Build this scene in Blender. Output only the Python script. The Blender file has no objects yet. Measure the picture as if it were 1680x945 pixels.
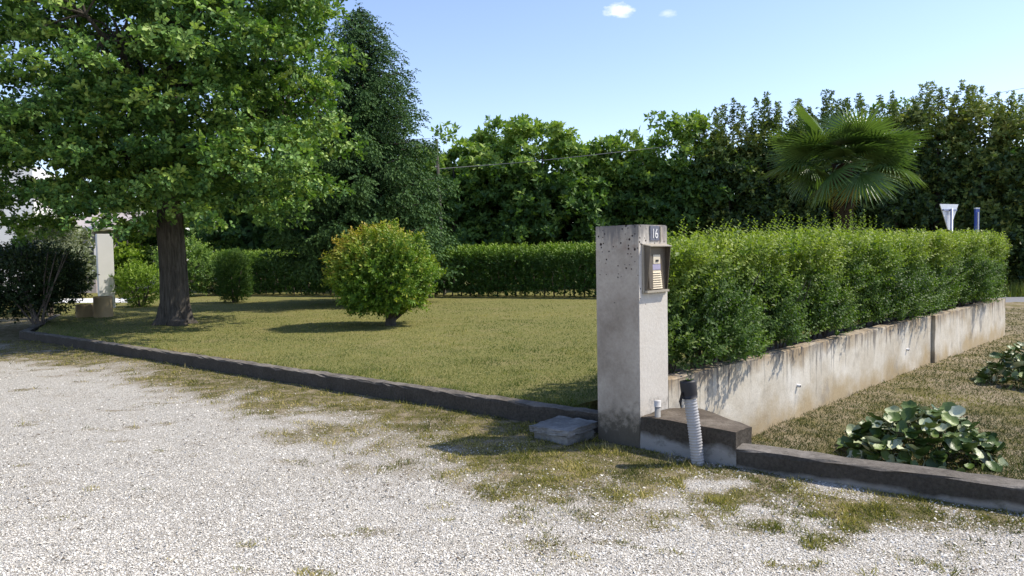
import bpy, bmesh, math, random
import numpy as np
from mathutils import Vector, Matrix
R = math.radians
S = bpy.context.scene
COL = S.collection
random.seed(4); rng = np.random.default_rng(7)

# ------------------------------------------------------------------ camera
F = 1213.0; PITCH = math.atan(55.5/F); ROLL = R(1.0); CAMH = 1.6
fw = Vector((0, math.cos(PITCH), -math.sin(PITCH)))
u0 = Vector((0, math.sin(PITCH), math.cos(PITCH))); r0 = Vector((1, 0, 0))
rt = r0*math.cos(ROLL) - u0*math.sin(ROLL); up = u0*math.cos(ROLL) + r0*math.sin(ROLL)
cam = bpy.data.cameras.new('camera'); co = bpy.data.objects.new('camera', cam); COL.objects.link(co)
cam.sensor_width = 36; cam.lens = 36*F/1680; cam.clip_start = .05; cam.clip_end = 3000
M = Matrix((rt, up, -fw)).transposed().to_4x4(); M.translation = (0, 0, CAMH); co.matrix_world = M
S.camera = co
S.render.resolution_x = 1024; S.render.resolution_y = 576

# ------------------------------------------------------------------ light
SUN_AZ, SUN_EL = R(84), R(51)          # azimuth clockwise from +Y
w = bpy.data.worlds.new('World'); S.world = w; w.use_nodes = True
nt = w.node_tree; nt.nodes.clear()
sky = nt.nodes.new('ShaderNodeTexSky'); sky.sky_type = 'NISHITA'; sky.sun_disc = False
sky.sun_elevation = SUN_EL; sky.sun_rotation = SUN_AZ; sky.air_density = 1.0; sky.dust_density = .35; sky.ozone_density = 2.0
bg = nt.nodes.new('ShaderNodeBackground'); bg.inputs[1].default_value = .145
wo = nt.nodes.new('ShaderNodeOutputWorld')
tc = nt.nodes.new('ShaderNodeTexCoord')
def WN(t, **k):
    n = nt.nodes.new(t)
    for a, b in k.items(): setattr(n, a, b)
    return n
tint = WN('ShaderNodeMix', data_type='RGBA', blend_type='MULTIPLY'); tint.inputs[0].default_value = 1
tint.inputs[7].default_value = (1.06, .975, 1.04, 1)
nt.links.new(sky.outputs[0], tint.inputs[6])
last = tint.outputs[2]
def pixdir(px, py):
    return (fw*F + rt*(px-840) - up*(py-472.5)).normalized()
# two small fair weather clouds
cn = WN('ShaderNodeTexNoise'); cn.inputs['Scale'].default_value = 95; cn.inputs['Detail'].default_value = 8; cn.inputs['Roughness'].default_value = .62
mp = WN('ShaderNodeMapping'); mp.inputs['Scale'].default_value = (1, 1, 2.2)
nt.links.new(tc.outputs['Generated'], mp.inputs[0]); nt.links.new(mp.outputs[0], cn.inputs['Vector'])
for (px, py, wx, wz, amt) in ((1016, 17, .030, .013, .8), (1096, 22, .016, .007, .32)):
    d = pixdir(px, py)
    sub = WN('ShaderNodeVectorMath', operation='SUBTRACT'); sub.inputs[1].default_value = d
    nt.links.new(tc.outputs['Generated'], sub.inputs[0])
    scl = WN('ShaderNodeVectorMath', operation='MULTIPLY'); scl.inputs[1].default_value = (1/wx, 1/wx, 1/wz)
    nt.links.new(sub.outputs[0], scl.inputs[0])
    ln = WN('ShaderNodeVectorMath', operation='LENGTH'); nt.links.new(scl.outputs[0], ln.inputs[0])
    m1 = WN('ShaderNodeMapRange'); m1.inputs[1].default_value = 1.0; m1.inputs[2].default_value = .0; m1.inputs[3].default_value = 0; m1.inputs[4].default_value = 1
    nt.links.new(ln.outputs['Value'], m1.inputs[0])
    ad = WN('ShaderNodeMath', operation='ADD'); nt.links.new(m1.outputs[0], ad.inputs[0]); nt.links.new(cn.outputs['Fac'], ad.inputs[1])
    m2 = WN('ShaderNodeMapRange'); m2.inputs[1].default_value = .80; m2.inputs[2].default_value = 1.35; m2.inputs[3].default_value = 0; m2.inputs[4].default_value = amt
    nt.links.new(ad.outputs[0], m2.inputs[0])
    mul = WN('ShaderNodeMath', operation='MULTIPLY'); nt.links.new(m2.outputs[0], mul.inputs[0])
    gt = WN('ShaderNodeMath', operation='GREATER_THAN'); gt.inputs[1].default_value = .001; nt.links.new(m1.outputs[0], gt.inputs[0]); nt.links.new(gt.outputs[0], mul.inputs[1])
    mx = WN('ShaderNodeMix', data_type='RGBA'); mx.inputs[7].default_value = (6.2, 6.2, 6.4, 1)
    nt.links.new(mul.outputs[0], mx.inputs[0]); nt.links.new(last, mx.inputs[6]); last = mx.outputs[2]
nt.links.new(last, bg.inputs[0]); nt.links.new(bg.outputs[0], wo.inputs[0])
sl = bpy.data.lights.new('sun', 'SUN'); sl.energy = 3.7; sl.angle = R(.55); sl.color = (1, .93, .81)
so = bpy.data.objects.new('sun', sl); COL.objects.link(so)
sd = Vector((math.sin(SUN_AZ)*math.cos(SUN_EL), math.cos(SUN_AZ)*math.cos(SUN_EL), math.sin(SUN_EL)))
so.rotation_euler = sd.to_track_quat('Z', 'Y').to_euler(); so.location = (20, 0, 30)
S.view_settings.view_transform = 'Standard'; S.view_settings.look = 'None'
S.view_settings.exposure = 0.70; S.view_settings.gamma = 1
S.cycles.max_bounces = 6; S.cycles.transparent_max_bounces = 4

# ------------------------------------------------------------------ helpers
def G(px, py, z=0.0):
    """pixel of the photograph -> point on the level z"""
    d = pixdir(px, py); t = (z-CAMH)/d.z
    return Vector((d.x*t, d.y*t, z))
def P(px, py, y):
    d = pixdir(px, py); t = y/d.y
    return Vector((d.x*t, y, CAMH+d.z*t))
def tag(o, label=None, cat=None, group=None, kind=None):
    if label: o['label'] = label
    if cat: o['category'] = cat
    if group: o['group'] = group
    if kind: o['kind'] = kind
    return o
def empty(name, loc, label, cat, group=None, rz=0):
    o = bpy.data.objects.new(name, None); COL.objects.link(o); o.location = loc; o.rotation_euler.z = rz
    o.empty_display_size = .2
    return tag(o, label, cat, group)
def wmat(o):
    m = o.matrix_parent_inverse @ Matrix.LocRotScale(o.location, o.rotation_euler, o.scale)
    return wmat(o.parent) @ m if o.parent else Matrix.LocRotScale(o.location, o.rotation_euler, o.scale)
def link(name, me, mat=None, parent=None, smooth=False, world=True):
    o = bpy.data.objects.new(name, me); COL.objects.link(o)
    if mat and not me.materials: me.materials.append(mat)
    if parent:
        o.parent = parent
        if world:
            o.matrix_parent_inverse = wmat(parent).inverted()
    if smooth: me.shade_smooth()
    return o
def npmesh(name, V, T, tint=None, uvz=None):
    """V (n,3), T (m,k) all faces of k corners"""
    V = np.ascontiguousarray(V, dtype=np.float32); T = np.ascontiguousarray(T, dtype=np.int32)
    me = bpy.data.meshes.new(name); m, k = T.shape
    me.vertices.add(len(V)); me.vertices.foreach_set('co', V.ravel())
    me.loops.add(m*k); me.loops.foreach_set('vertex_index', T.ravel())
    me.polygons.add(m); me.polygons.foreach_set('loop_start', np.arange(0, m*k, k, dtype=np.int32))
    me.polygons.foreach_set('loop_total', np.full(m, k, dtype=np.int32))
    me.update(calc_edges=True)
    if tint is not None:
        for nm, arr in (tint.items() if isinstance(tint, dict) else (('tint', tint),)):
            a = me.attributes.new(nm, 'FLOAT', 'POINT'); a.data.foreach_set('value', np.ascontiguousarray(arr, dtype=np.float32))
    return me
def unit(a):
    return a/np.maximum(np.linalg.norm(a, axis=-1, keepdims=True), 1e-9)
def scatter(tv, tt, pos, axis, nrm, size, tints, ttint=None):
    """copies of the template (u side, v axis, w normal) joined into arrays"""
    a = unit(axis); s = unit(np.cross(a, nrm)); n = np.cross(s, a)
    sz = np.broadcast_to(np.asarray(size, dtype=float), (len(pos),))[:, None, None]
    V = pos[:, None, :] + sz*(tv[None, :, 0:1]*s[:, None, :] + tv[None, :, 1:2]*a[:, None, :] + tv[None, :, 2:3]*n[:, None, :])
    nv = len(tv); N = len(pos)
    T = tt[None, :, :] + (np.arange(N)*nv)[:, None, None]
    ti = np.repeat(tints, nv)
    if ttint is not None: ti = ti + np.tile(ttint, N)
    return V.reshape(-1, 3), T.reshape(-1, tt.shape[1]), ti
def join(parts):
    Vs, Ts, ts = [], [], []; off = 0
    for V, T, t in parts:
        Vs.append(V); Ts.append(T+off); ts.append(t); off += len(V)
    return np.concatenate(Vs), np.concatenate(Ts), np.concatenate(ts)
def fbm(x, y, s=1.0, seed=0, oct=4):
    x = np.asarray(x, float)/s; y = np.asarray(y, float)/s; out = np.zeros_like(x); amp = .5; tot = 0
    for o in range(oct):
        xi = np.floor(x).astype(np.int64); yi = np.floor(y).astype(np.int64); fx = x-xi; fy = y-yi
        fx = fx*fx*(3-2*fx); fy = fy*fy*(3-2*fy)
        def h(a, b):
            n = (a*374761393 + b*668265263 + (seed+o)*974634777) & 0xffffffff
            n = ((n ^ (n >> 13))*1274126177) & 0xffffffff
            return ((n ^ (n >> 16)) & 0xffff)/65535.
        out += amp*((h(xi, yi)*(1-fx)+h(xi+1, yi)*fx)*(1-fy) + (h(xi, yi+1)*(1-fx)+h(xi+1, yi+1)*fx)*fy)
        tot += amp; amp *= .5; x = x*2.03+17; y = y*2.03+31
    return out/tot
def tube(pts, rads, n=8, cap=True):
    pts = np.array([tuple(p) for p in pts], float); m = len(pts)
    rads = np.broadcast_to(np.asarray(rads, float), (m,))
    tg = unit(np.gradient(pts, axis=0)); ref = np.array([0, 0, 1.0]) if abs(tg[0][2]) < .9 else np.array([1.0, 0, 0])
    V = []
    for i in range(m):
        a = unit(np.cross(tg[i], ref)); b = np.cross(a, tg[i])
        th = np.linspace(0, 2*np.pi, n, endpoint=False)
        V.append(pts[i]+rads[i]*(np.cos(th)[:, None]*a+np.sin(th)[:, None]*b))
    V = np.concatenate(V); T = []
    for i in range(m-1):
        for j in range(n):
            k = (j+1) % n; p, q, r, s = i*n+j, i*n+k, (i+1)*n+k, (i+1)*n+j
            T += [(p, q, r), (p, r, s)]
    if cap:
        for base in (0, (m-1)*n):
            for j in range(1, n-1): T.append((base, base+j, base+j+1))
    return V, np.array(T), np.zeros(len(V))
def bmobj(name, bm, mat, parent=None, bevel=0, smooth=False):
    if bevel:
        bmesh.ops.bevel(bm, geom=list(bm.edges), offset=bevel, segments=2, affect='EDGES', profile=.6)
    bmesh.ops.recalc_face_normals(bm, faces=bm.faces)
    me = bpy.data.meshes.new(name); bm.to_mesh(me); bm.free()
    return link(name, me, mat, parent, smooth)
def prism(poly, z0, z1, bm=None):
    """poly: list of (x,y); z0/z1 scalars or lists"""
    bm = bm or bmesh.new(); n = len(poly)
    zb = z0 if isinstance(z0, (list, tuple)) else [z0]*n; zt = z1 if isinstance(z1, (list, tuple)) else [z1]*n
    b = [bm.verts.new((p[0], p[1], zb[i])) for i, p in enumerate(poly)]
    t = [bm.verts.new((p[0], p[1], zt[i])) for i, p in enumerate(poly)]
    bm.faces.new(b[::-1]); bm.faces.new(t)
    for i in range(n): bm.faces.new((b[i], b[(i+1) % n], t[(i+1) % n], t[i]))
    return bm
def box(c, e1, e2, e3, bm=None):
    """box from corner c with edge vectors"""
    bm = bm or bmesh.new(); c, e1, e2, e3 = map(Vector, (c, e1, e2, e3))
    v = [bm.verts.new(c+e1*i+e2*j+e3*k) for k in (0, 1) for j in (0, 1) for i in (0, 1)]
    for f in ((0, 2, 3, 1), (4, 5, 7, 6), (0, 1, 5, 4), (1, 3, 7, 5), (3, 2, 6, 7), (2, 0, 4, 6)):
        bm.faces.new([v[i] for i in f])
    return bm
def sub2(a, b, n): return [tuple(Vector(a).lerp(Vector(b), i/n)) for i in range(n+1)]

# ------------------------------------------------------------------ materials
class Mt:
    def __init__(s, name):
        s.m = bpy.data.materials.new(name); s.m.use_nodes = True; s.t = s.m.node_tree; s.n = s.t.nodes; s.n.clear()
        s.out = s.n.new('ShaderNodeOutputMaterial'); s.b = s.n.new('ShaderNodeBsdfPrincipled')
        s.L(s.b.outputs[0], s.out.inputs[0]); s.tc = s.n.new('ShaderNodeTexCoord'); s.co = s.tc.outputs['Object']
    def L(s, a, b): s.t.links.new(a, b)
    def set(s, i, v):
        if hasattr(v, 'links'): s.L(v, i)
        else: i.default_value = (*v, 1) if isinstance(v, tuple) and len(v) == 3 and i.type == 'RGBA' else v
    def mapped(s, scale, rot=(0, 0, 0)):
        n = s.n.new('ShaderNodeMapping'); n.inputs['Scale'].default_value = scale; n.inputs['Rotation'].default_value = rot
        s.L(s.co, n.inputs[0]); return n.outputs[0]
    def noise(s, sc, det=5, ro=.6, vec=None, dist=0):
        n = s.n.new('ShaderNodeTexNoise'); n.inputs['Scale'].default_value = sc; n.inputs['Detail'].default_value = det
        n.inputs['Roughness'].default_value = ro; n.inputs['Distortion'].default_value = dist; s.L(vec or s.co, n.inputs['Vector']); return n.outputs['Fac']
    def voro(s, sc, feat='F1', out='Distance', vec=None, rnd=1):
        n = s.n.new('ShaderNodeTexVoronoi'); n.feature = feat; n.inputs['Scale'].default_value = sc; n.inputs['Randomness'].default_value = rnd
        s.L(vec or s.co, n.inputs['Vector']); return n.outputs[out]
    def ramp(s, fac, stops):
        n = s.n.new('ShaderNodeValToRGB'); s.L(fac, n.inputs[0]); e = n.color_ramp.elements
        while len(e) < len(stops): e.new(.5)
        for i, (p, c) in enumerate(stops):
            e[i].position = p; e[i].color = (*c, 1) if isinstance(c, tuple) else (c, c, c, 1)
        return n.outputs[0]
    def mix(s, fac, a, b, mode='MIX'):
        n = s.n.new('ShaderNodeMix'); n.data_type = 'RGBA'; n.blend_type = mode
        s.set(n.inputs[0], fac); s.set(n.inputs[6], a); s.set(n.inputs[7], b); return n.outputs[2]
    def math(s, op, a, b=0.0, clamp=False):
        n = s.n.new('ShaderNodeMath'); n.operation = op; n.use_clamp = clamp; s.set(n.inputs[0], a); s.set(n.inputs[1], b); return n.outputs[0]
    def attr(s, nm):
        n = s.n.new('ShaderNodeAttribute'); n.attribute_name = nm; return n.outputs['Fac']
    def sep(s, i, vec=None):
        n = s.n.new('ShaderNodeSeparateXYZ'); s.L(vec or s.co, n.inputs[0]); return n.outputs[i]
    def bump(s, h, st=.5, d=.01, prev=None):
        n = s.n.new('ShaderNodeBump'); n.inputs['Strength'].default_value = st; n.inputs['Distance'].default_value = d
        s.L(h, n.inputs['Height'])
        if prev: s.L(prev, n.inputs['Normal'])
        s.L(n.outputs[0], s.b.inputs['Normal']); return n.outputs[0]
    def base(s, c, r=.8, spec=.3, metal=0):
        s.set(s.b.inputs['Base Color'], c); s.set(s.b.inputs['Roughness'], r)
        s.b.inputs['Specular IOR Level'].default_value = spec; s.b.inputs['Metallic'].default_value = metal; return s.m

GK = (1.48, 1.48, 1.3)
def leafmat(name, stops, trans=.3, rough=.5, spec=.22, tcol=(1.3, 1.5, .5)):
    s = Mt(name); c = s.ramp(s.attr('tint'), [(p, (q[0]*GK[0], q[1]*GK[1], q[2]*GK[2])) for p, q in stops])
    big = s.noise(.9, 2)
    c = s.mix(.35, c, s.ramp(big, [(.35, .55), (.65, 1.0)]), 'MULTIPLY')
    s.base(c, rough, spec)
    tr = s.n.new('ShaderNodeBsdfTranslucent'); s.L(s.mix(1.0, c, (*tcol,), 'MULTIPLY'), tr.inputs[0])
    mx = s.n.new('ShaderNodeMixShader'); mx.inputs[0].default_value = trans
    s.L(s.b.outputs[0], mx.inputs[1]); s.L(tr.outputs[0], mx.inputs[2]); s.L(mx.outputs[0], s.out.inputs[0])
    return s.m
OAKLEAF = leafmat('oak leaf', [(0, (0.0176, 0.0462, 0.0154)), (.40, (0.0605, 0.1265, 0.0330)), (.7, (0.1430, 0.2365, 0.0605)), (1, (0.2640, 0.3410, 0.0935))], .22, .48)
PRIVET = leafmat('privet leaf', [(0, (.028, .058, .016)), (.38, (.070, .118, .030)), (.7, (.145, .195, .035)), (1, (.23, .27, .06))], .3, .5)
FARPRIVET = leafmat('far hedge leaf', [(0, (.02, .05, .012)), (.5, (.045, .09, .018)), (.8, (.10, .17, .025)), (1, (.16, .22, .04))], .25, .55)
PHOTINIA = leafmat('golden shrub leaf', [(0, (.025, .055, .012)), (.3, (.055, .12, .018)), (.6, (.12, .19, .025)), (.85, (.22, .23, .035)), (1, (.30, .22, .05))], .25, .45)
BROAD = leafmat('broadleaf', [(0, (0.0216, 0.0486, 0.0162)), (.4, (0.0473, 0.0945, 0.0297)), (.7, (0.1148, 0.1890, 0.0432)), (1, (0.2160, 0.2835, 0.0743))], .25, .55)
LAUREL = leafmat('laurel leaf', [(0, (0.0156, 0.0338, 0.0156)), (.45, (0.0364, 0.0650, 0.0234)), (.75, (0.1105, 0.1495, 0.0390)), (1, (0.2210, 0.2340, 0.0780))], .2, .5, .28)
SPRUCE = leafmat('spruce needle', [(0, (0.0145, 0.0348, 0.0174)), (.5, (0.0319, 0.0667, 0.0290)), (1, (0.0870, 0.1450, 0.0522))], .12, .7, .1)
DARKBUSH = leafmat('dark bush leaf', [(0, (.012, .025, .01)), (.6, (.03, .05, .018)), (.9, (.07, .08, .03)), (1, (.16, .1, .04))], .15, .5)
OLIVE = leafmat('grey green leaf', [(0, (.07, .09, .06)), (1, (.2, .22, .16))], .2, .5)
LIME = leafmat('lime shrub leaf', [(0, (.06, .1, .015)), (.6, (.13, .2, .03)), (1, (.22, .28, .05))], .3, .5)
PALM = leafmat('palm leaf', [(0, (.022, .045, .018)), (.5, (.065, .115, .036)), (.85, (.13, .19, .06)), (.93, (.2, .2, .05)), (1, (.4, .25, .05))], .22, .38, .55, (1.2, 1.3, .5))
GRASS = leafmat('grass blade', [(0, (.038, .064, .016)), (.35, (.09, .115, .03)), (.7, (.185, .17, .065)), (1, (.30, .24, .115))], .3, .6, .2)
WEED = leafmat('weed blade', [(0, (.035, .045, .012)), (.35, (.10, .105, .024)), (.65, (.20, .175, .045)), (1, (.40, .32, .16))], .25, .65, .2)

def bark(name, c1, c2, sc=1.0):
    s = Mt(name); v = s.mapped((9*sc, 9*sc, 1.2*sc)); n = s.noise(2, 8, .7, v, .6); g = s.noise(.9, 3)
    c = s.mix(.4, s.ramp(n, [(.35, c1), (.65, c2)]), s.ramp(g, [(.4, .5), (.7, 1.0)]), 'MULTIPLY')
    s.bump(n, 1, .05); return s.base(c, .9, .15)
BARK = bark('oak bark', (.045, .039, .032), (.15, .132, .108))
TWIG = bark('grey twig bark', (.08, .065, .055), (.2, .17, .14))
PALMBARK = bark('palm trunk fibre', (.03, .02, .012), (.10, .07, .045), 2)

def concrete_pillar():
    s = Mt('pitted concrete'); z = s.sep(2)
    n = s.noise(2.2, 8, .65); f = s.noise(40, 6, .7); st = s.noise(1.6, 6, .7, s.mapped((9, 9, .9)))
    c = s.ramp(n, [(.3, (.29, .245, .195)), (.5, (.42, .365, .30)), (.7, (.54, .48, .40))])
    c = s.mix(.5, c, s.ramp(f, [(.3, .62), (.65, 1.0)]), 'MULTIPLY')
    gn = s.n.new('ShaderNodeNewGeometry'); dt = s.n.new('ShaderNodeVectorMath'); dt.operation = 'DOT_PRODUCT'
    s.L(gn.outputs['True Normal'], dt.inputs[0]); dt.inputs[1].default_value = (.692, -.722, 0)
    # paler blotchy tone on the face towards the bed
    pale_face = s.math('MULTIPLY', s.math('SUBTRACT', dt.outputs['Value'], .6), 4, True)
    pale_face = s.math('MULTIPLY', pale_face, s.math('MULTIPLY', s.math('ADD', s.math('SUBTRACT', 1.0, n), .15), 1.35, True))
    c = s.mix(s.math('MULTIPLY', pale_face, .85), c, s.mix(f, (.50, .46, .40), (.70, .67, .61)))
    # pits, most of them in the upper half
    pv = s.voro(26); pn = s.noise(7, 3)
    up_ = s.math('MULTIPLY', s.math('SUBTRACT', z, 1.05), 1.6, True)
    thr = s.math('ADD', s.math('MULTIPLY', up_, .26), s.math('MULTIPLY', s.math('SUBTRACT', pn, .52), .7))
    pit = s.math('MULTIPLY', s.math('SUBTRACT', thr, pv), 14, True)
    c = s.mix(pit, c, (.045, .03, .025))
    rust = s.math('MULTIPLY', s.math('SUBTRACT', s.noise(3.3, 5, .6), .56), 6, True)
    c = s.mix(s.math('MULTIPLY', rust, s.math('MULTIPLY', up_, .65)), c, (.20, .11, .08))
    # grey crust along the head, moss and dirt at the foot
    top = s.math('ADD', s.math('MULTIPLY', s.math('SUBTRACT', z, 1.68), 7), s.math('MULTIPLY', s.math('SUBTRACT', st, .5), 5), True)
    c = s.mix(s.math('MULTIPLY', top, .75), c, (.12, .115, .115))
    bot = s.math('ADD', s.math('MULTIPLY', s.math('SUBTRACT', .34, z), 5), s.math('MULTIPLY', s.math('SUBTRACT', s.noise(5, 7, .75), .5), 5), True)
    c = s.mix(s.math('MULTIPLY', bot, .85), c, (.05, .045, .032))
    b = s.bump(f, .5, .006); s.bump(pit, -1.0, .02, b) if False else s.bump(s.math('SUBTRACT', 1.0, pit), .9, .012, b)
    return s.base(c, .93, .15)
PILLAR = concrete_pillar()
def conc(name, cols, patch=None, streak=None, sc=1.0, side_shade=None):
    s = Mt(name); n = s.noise(3*sc, 8, .7); f = s.noise(45*sc, 5, .7)
    c = s.ramp(n, [(.3, cols[0]), (.5, cols[1]), (.72, cols[2])])
    c = s.mix(.6, c, s.ramp(f, [(.3, .55), (.65, 1.0)]), 'MULTIPLY')
    if side_shade:      # shade painted into the colour of upright faces, the top stays paler
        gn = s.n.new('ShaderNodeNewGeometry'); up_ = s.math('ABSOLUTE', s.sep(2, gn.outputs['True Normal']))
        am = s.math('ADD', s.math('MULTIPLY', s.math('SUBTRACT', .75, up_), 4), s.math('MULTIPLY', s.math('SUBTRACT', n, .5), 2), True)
        c = s.mix(s.math('MULTIPLY', am, .85), c, s.ramp(f, [(.3, (side_shade*.5, side_shade*.42, side_shade*.33)), (.7, (side_shade*1.3, side_shade*1.15, side_shade*.95))]))
    if patch:
        z = s.sep(2); p = s.math('ADD', s.math('MULTIPLY', s.math('SUBTRACT', patch[1], z), patch[2]), s.math('MULTIPLY', s.math('SUBTRACT', s.noise(patch[3], 4, .6), .5), 4), True)
        c = s.mix(p, c, patch[0])
    l = s.math('MULTIPLY', s.math('SUBTRACT', s.noise(9, 6, .7), .55), 8, True)
    c = s.mix(s.math('MULTIPLY', l, .5), c, (.05, .05, .035))
    b = s.bump(n, .6, .03); s.bump(f, .7, .008, b); return s.base(c, .95, .12)
KERB = conc('weathered kerb concrete', [(.08, .068, .054), (.17, .15, .125), (.30, .27, .23)], side_shade=.06)
KERBR = conc('kerb concrete with render skirt', [(.08, .068, .055), (.17, .15, .125), (.30, .27, .235)], ((.25, .235, .21), .04, 34, 2.2), side_shade=.05)
STEPC = conc('plinth concrete with grey repair', [(.07, .056, .042), (.14, .115, .09), (.27, .235, .19)], ((.27, .265, .255), .13, 20, 2.4), side_shade=.065)
LID = conc('grey box concrete', [(.12, .115, .105), (.22, .215, .2), (.36, .35, .33)])
def wallmat():
    s = Mt('stained retaining wall'); z = s.sep(2)
    v = s.mapped((11, 11, .6)); st = s.noise(1.5, 7, .72, v); n = s.noise(1.8, 7, .65); f = s.noise(50, 5, .7)
    c = s.ramp(n, [(.3, (.42, .36, .27)), (.5, (.56, .51, .42)), (.7, (.70, .66, .58))])
    # ochre band below the coping and at the foot
    tp = s.math('ADD', s.math('MULTIPLY', s.math('SUBTRACT', z, .36), 5.5), s.math('MULTIPLY', s.math('SUBTRACT', s.noise(2.4, 5, .6), .5), 3.5), True)
    c = s.mix(s.math('MULTIPLY', tp, .8), c, (.30, .215, .12))
    bt = s.math('ADD', s.math('MULTIPLY', s.math('SUBTRACT', .0, z), 4), s.math('MULTIPLY', s.math('SUBTRACT', s.noise(1.9, 5, .6), .45), 3.5), True)
    c = s.mix(s.math('MULTIPLY', bt, .75), c, (.38, .28, .14))
    bl = s.math('MULTIPLY', s.math('SUBTRACT', s.noise(3.2, 4, .6, s.mapped((1, 1, .8))), .58), 7, True); c = s.mix(s.math('MULTIPLY', bl, .5), c, (.20, .19, .18))
    # dark runs from the top
    run = s.math('ADD', s.math('MULTIPLY', s.math('SUBTRACT', st, .53), 10), s.math('MULTIPLY', s.math('SUBTRACT', z, .33), 3.2), True)
    c = s.mix(s.math('MULTIPLY', run, .8), c, (.10, .095, .095))
    c = s.mix(.45, c, s.ramp(f, [(.3, .6), (.65, 1.0)]), 'MULTIPLY')
    b = s.bump(n, .4, .02); s.bump(f, .6, .005, b); return s.base(c, .93, .15)
WALL = wallmat()
def flat(name, c, r=.6, spec=.4, metal=0, var=.25, sc=12):
    s = Mt(name); n = s.noise(sc, 5, .65)
    s.bump(n, .15, .004)
    return s.base(s.mix(var, c, s.ramp(n, [(.3, .5), (.7, 1.0)]), 'MULTIPLY'), r, spec, metal)
WHITE = flat('white wall render', (.78, .77, .74), .85, .2, 0, .12, 3)
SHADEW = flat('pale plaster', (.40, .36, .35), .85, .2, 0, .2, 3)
BRICKM = flat('pink brick', (.42, .25, .2), .9, .2, 0, .4, 8)
TAN = flat('tan stone', (.42, .33, .2), .9, .2, 0, .4, 6)
ROOF = flat('brown roof tile', (.2, .1, .07), .85, .2, 0, .4, 8)
HOODM = flat('bronze painted metal', (.13, .105, .075), .5, .5, .35, .35, 20)
FRAMEM = flat('worn metal frame', (.42, .37, .29), .55, .5, .3, .35, 20)
BRASS = flat('pale intercom metal', (.62, .54, .40), .45, .5, .2, .2, 30)
CREAM = flat('cream plastic', (.66, .58, .44), .5, .4)
LILAC = flat('name label lilac', (.36, .33, .45), .4, .4)
BLACK = flat('black rubber', (.018, .017, .02), .55, .4)
PLATE = flat('slate blue number plate', (.13, .135, .17), .5, .4, 0, .3, 30)
DIGIT = flat('white enamel', (.75, .73, .7), .5, .4)
PIPEW = flat('white corrugated plastic', (.40, .39, .385), .55, .3, 0, .45, 14)
PIPEG = flat('grey pipe', (.30, .29, .27), .7, .3, 0, .5, 30)
SIGNB = flat('sign back metal', (.66, .69, .74), .4, .5, .3, .2, 8)
BLUE = flat('blue sign face', (.05, .10, .42), .4, .5)
POLE = flat('galvanised post', (.30, .34, .48), .45, .5, .4)
WOODP = flat('grey timber pole', (.085, .08, .065), .9, .1, 0, .5, 6)
CABLE = flat('cable sheath', (.10, .11, .12), .6, .3)
GLASS = flat('dark window pane', (.03, .035, .04), .1, .6, 0, .1)

def groundmat(name, kind):
    s = Mt(name); g = s.attr('grass'); fine = s.noise(60, 4, .7); mid = s.noise(6, 5, .65); big = s.noise(.6, 5, .6)
    # gravel: pale chippings with dark gaps
    vc = s.voro(120, out='Color'); vd = s.voro(120)
    gr = s.ramp(s.sep(0, vc), [(0, (.29, .245, .18)), (.25, (.52, .475, .395)), (.6, (.67, .63, .55)), (1, (.77, .735, .66))])
    gr = s.mix(1, gr, s.ramp(vd, [(.0, 1.0), (.45, .85), (.8, .42)]), 'MULTIPLY')
    dirt = s.math('MULTIPLY', s.math('SUBTRACT', s.noise(1.1, 8, .75, s.mapped((1, 1.7, 1), (0, 0, .5))), .50), 4, True)
    gr = s.mix(s.math('MULTIPLY', dirt, .5), gr, s.mix(fine, (.16, .13, .09), (.34, .29, .22)))
    gc = s.ramp(fine, [(.25, (.06, .05, .024)), (.5, (.115, .105, .036)), (.75, (.2, .165, .08))])
    dry = s.ramp(s.noise(25, 6, .7), [(.3, (.14, .11, .07)), (.5, (.27, .215, .14)), (.7, (.38, .33, .24))])
    gc = s.mix(s.math('MULTIPLY', s.math('SUBTRACT', mid, .42), 5, True), gc, dry)
    if kind == 'drive':
        fac = s.math('MULTIPLY', s.math('ADD', s.math('SUBTRACT', g, .40), s.math('MULTIPLY', s.math('SUBTRACT', s.noise(38, 5, .75), .5), 1.9)), 4, True)
        rim = s.math('MULTIPLY', s.math('SUBTRACT', g, .08), 3.0, True); gr = s.mix(s.math('MULTIPLY', rim, .55), gr, s.mix(fine, (.14, .11, .075), (.40, .34, .26))); c = s.mix(fac, gr, gc)
    elif kind == 'lawn':
        lawn = s.ramp(s.noise(35, 5, .75), [(.3, (.085, .09, .025)), (.5, (.165, .16, .05)), (.72, (.28, .25, .11))])
        dr2 = s.math('MULTIPLY', s.math('SUBTRACT', s.noise(1.6, 6, .65), .5), 4, True)
        c = s.mix(s.math('MULTIPLY', dr2, .6), lawn, s.mix(fine, (.17, .13, .06), (.34, .28, .14)))
    elif kind == 'garden':
        c = s.mix(s.ramp(s.noise(2.2, 6, .65), [(.4, 0.0), (.6, 1.0)]), s.mix(fine, (.09, .08, .03), (.2, .17, .07)), dry)
    else:
        c = s.mix(big, (.06, .085, .025), (.14, .15, .05))
    b = s.bump(vd if kind == 'drive' else fine, .8, .012); s.bump(mid, .4, .03, b)
    return s.base(c, .95, .1)
DRIVE = groundmat('gravel drive', 'drive'); LAWN = groundmat('lawn turf', 'lawn'); GARDEN = groundmat('dry garden soil', 'garden'); FIELD = groundmat('field grass', 'field')
def pebm():
    s = Mt('limestone chipping')
    c = s.ramp(s.attr('tint'), [(0, (.28, .24, .18)), (.25, (.51, .465, .385)), (.6, (.67, .63, .55)), (1, (.80, .77, .70))])
    return s.base(c, .85, .2)
PEB = pebm()
def asph():
    s = Mt('pale asphalt'); return s.base(s.ramp(s.noise(40, 5, .7), [(.3, (.16, .16, .165)), (.7, (.25, .25, .26))]), .9, .2)
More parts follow.
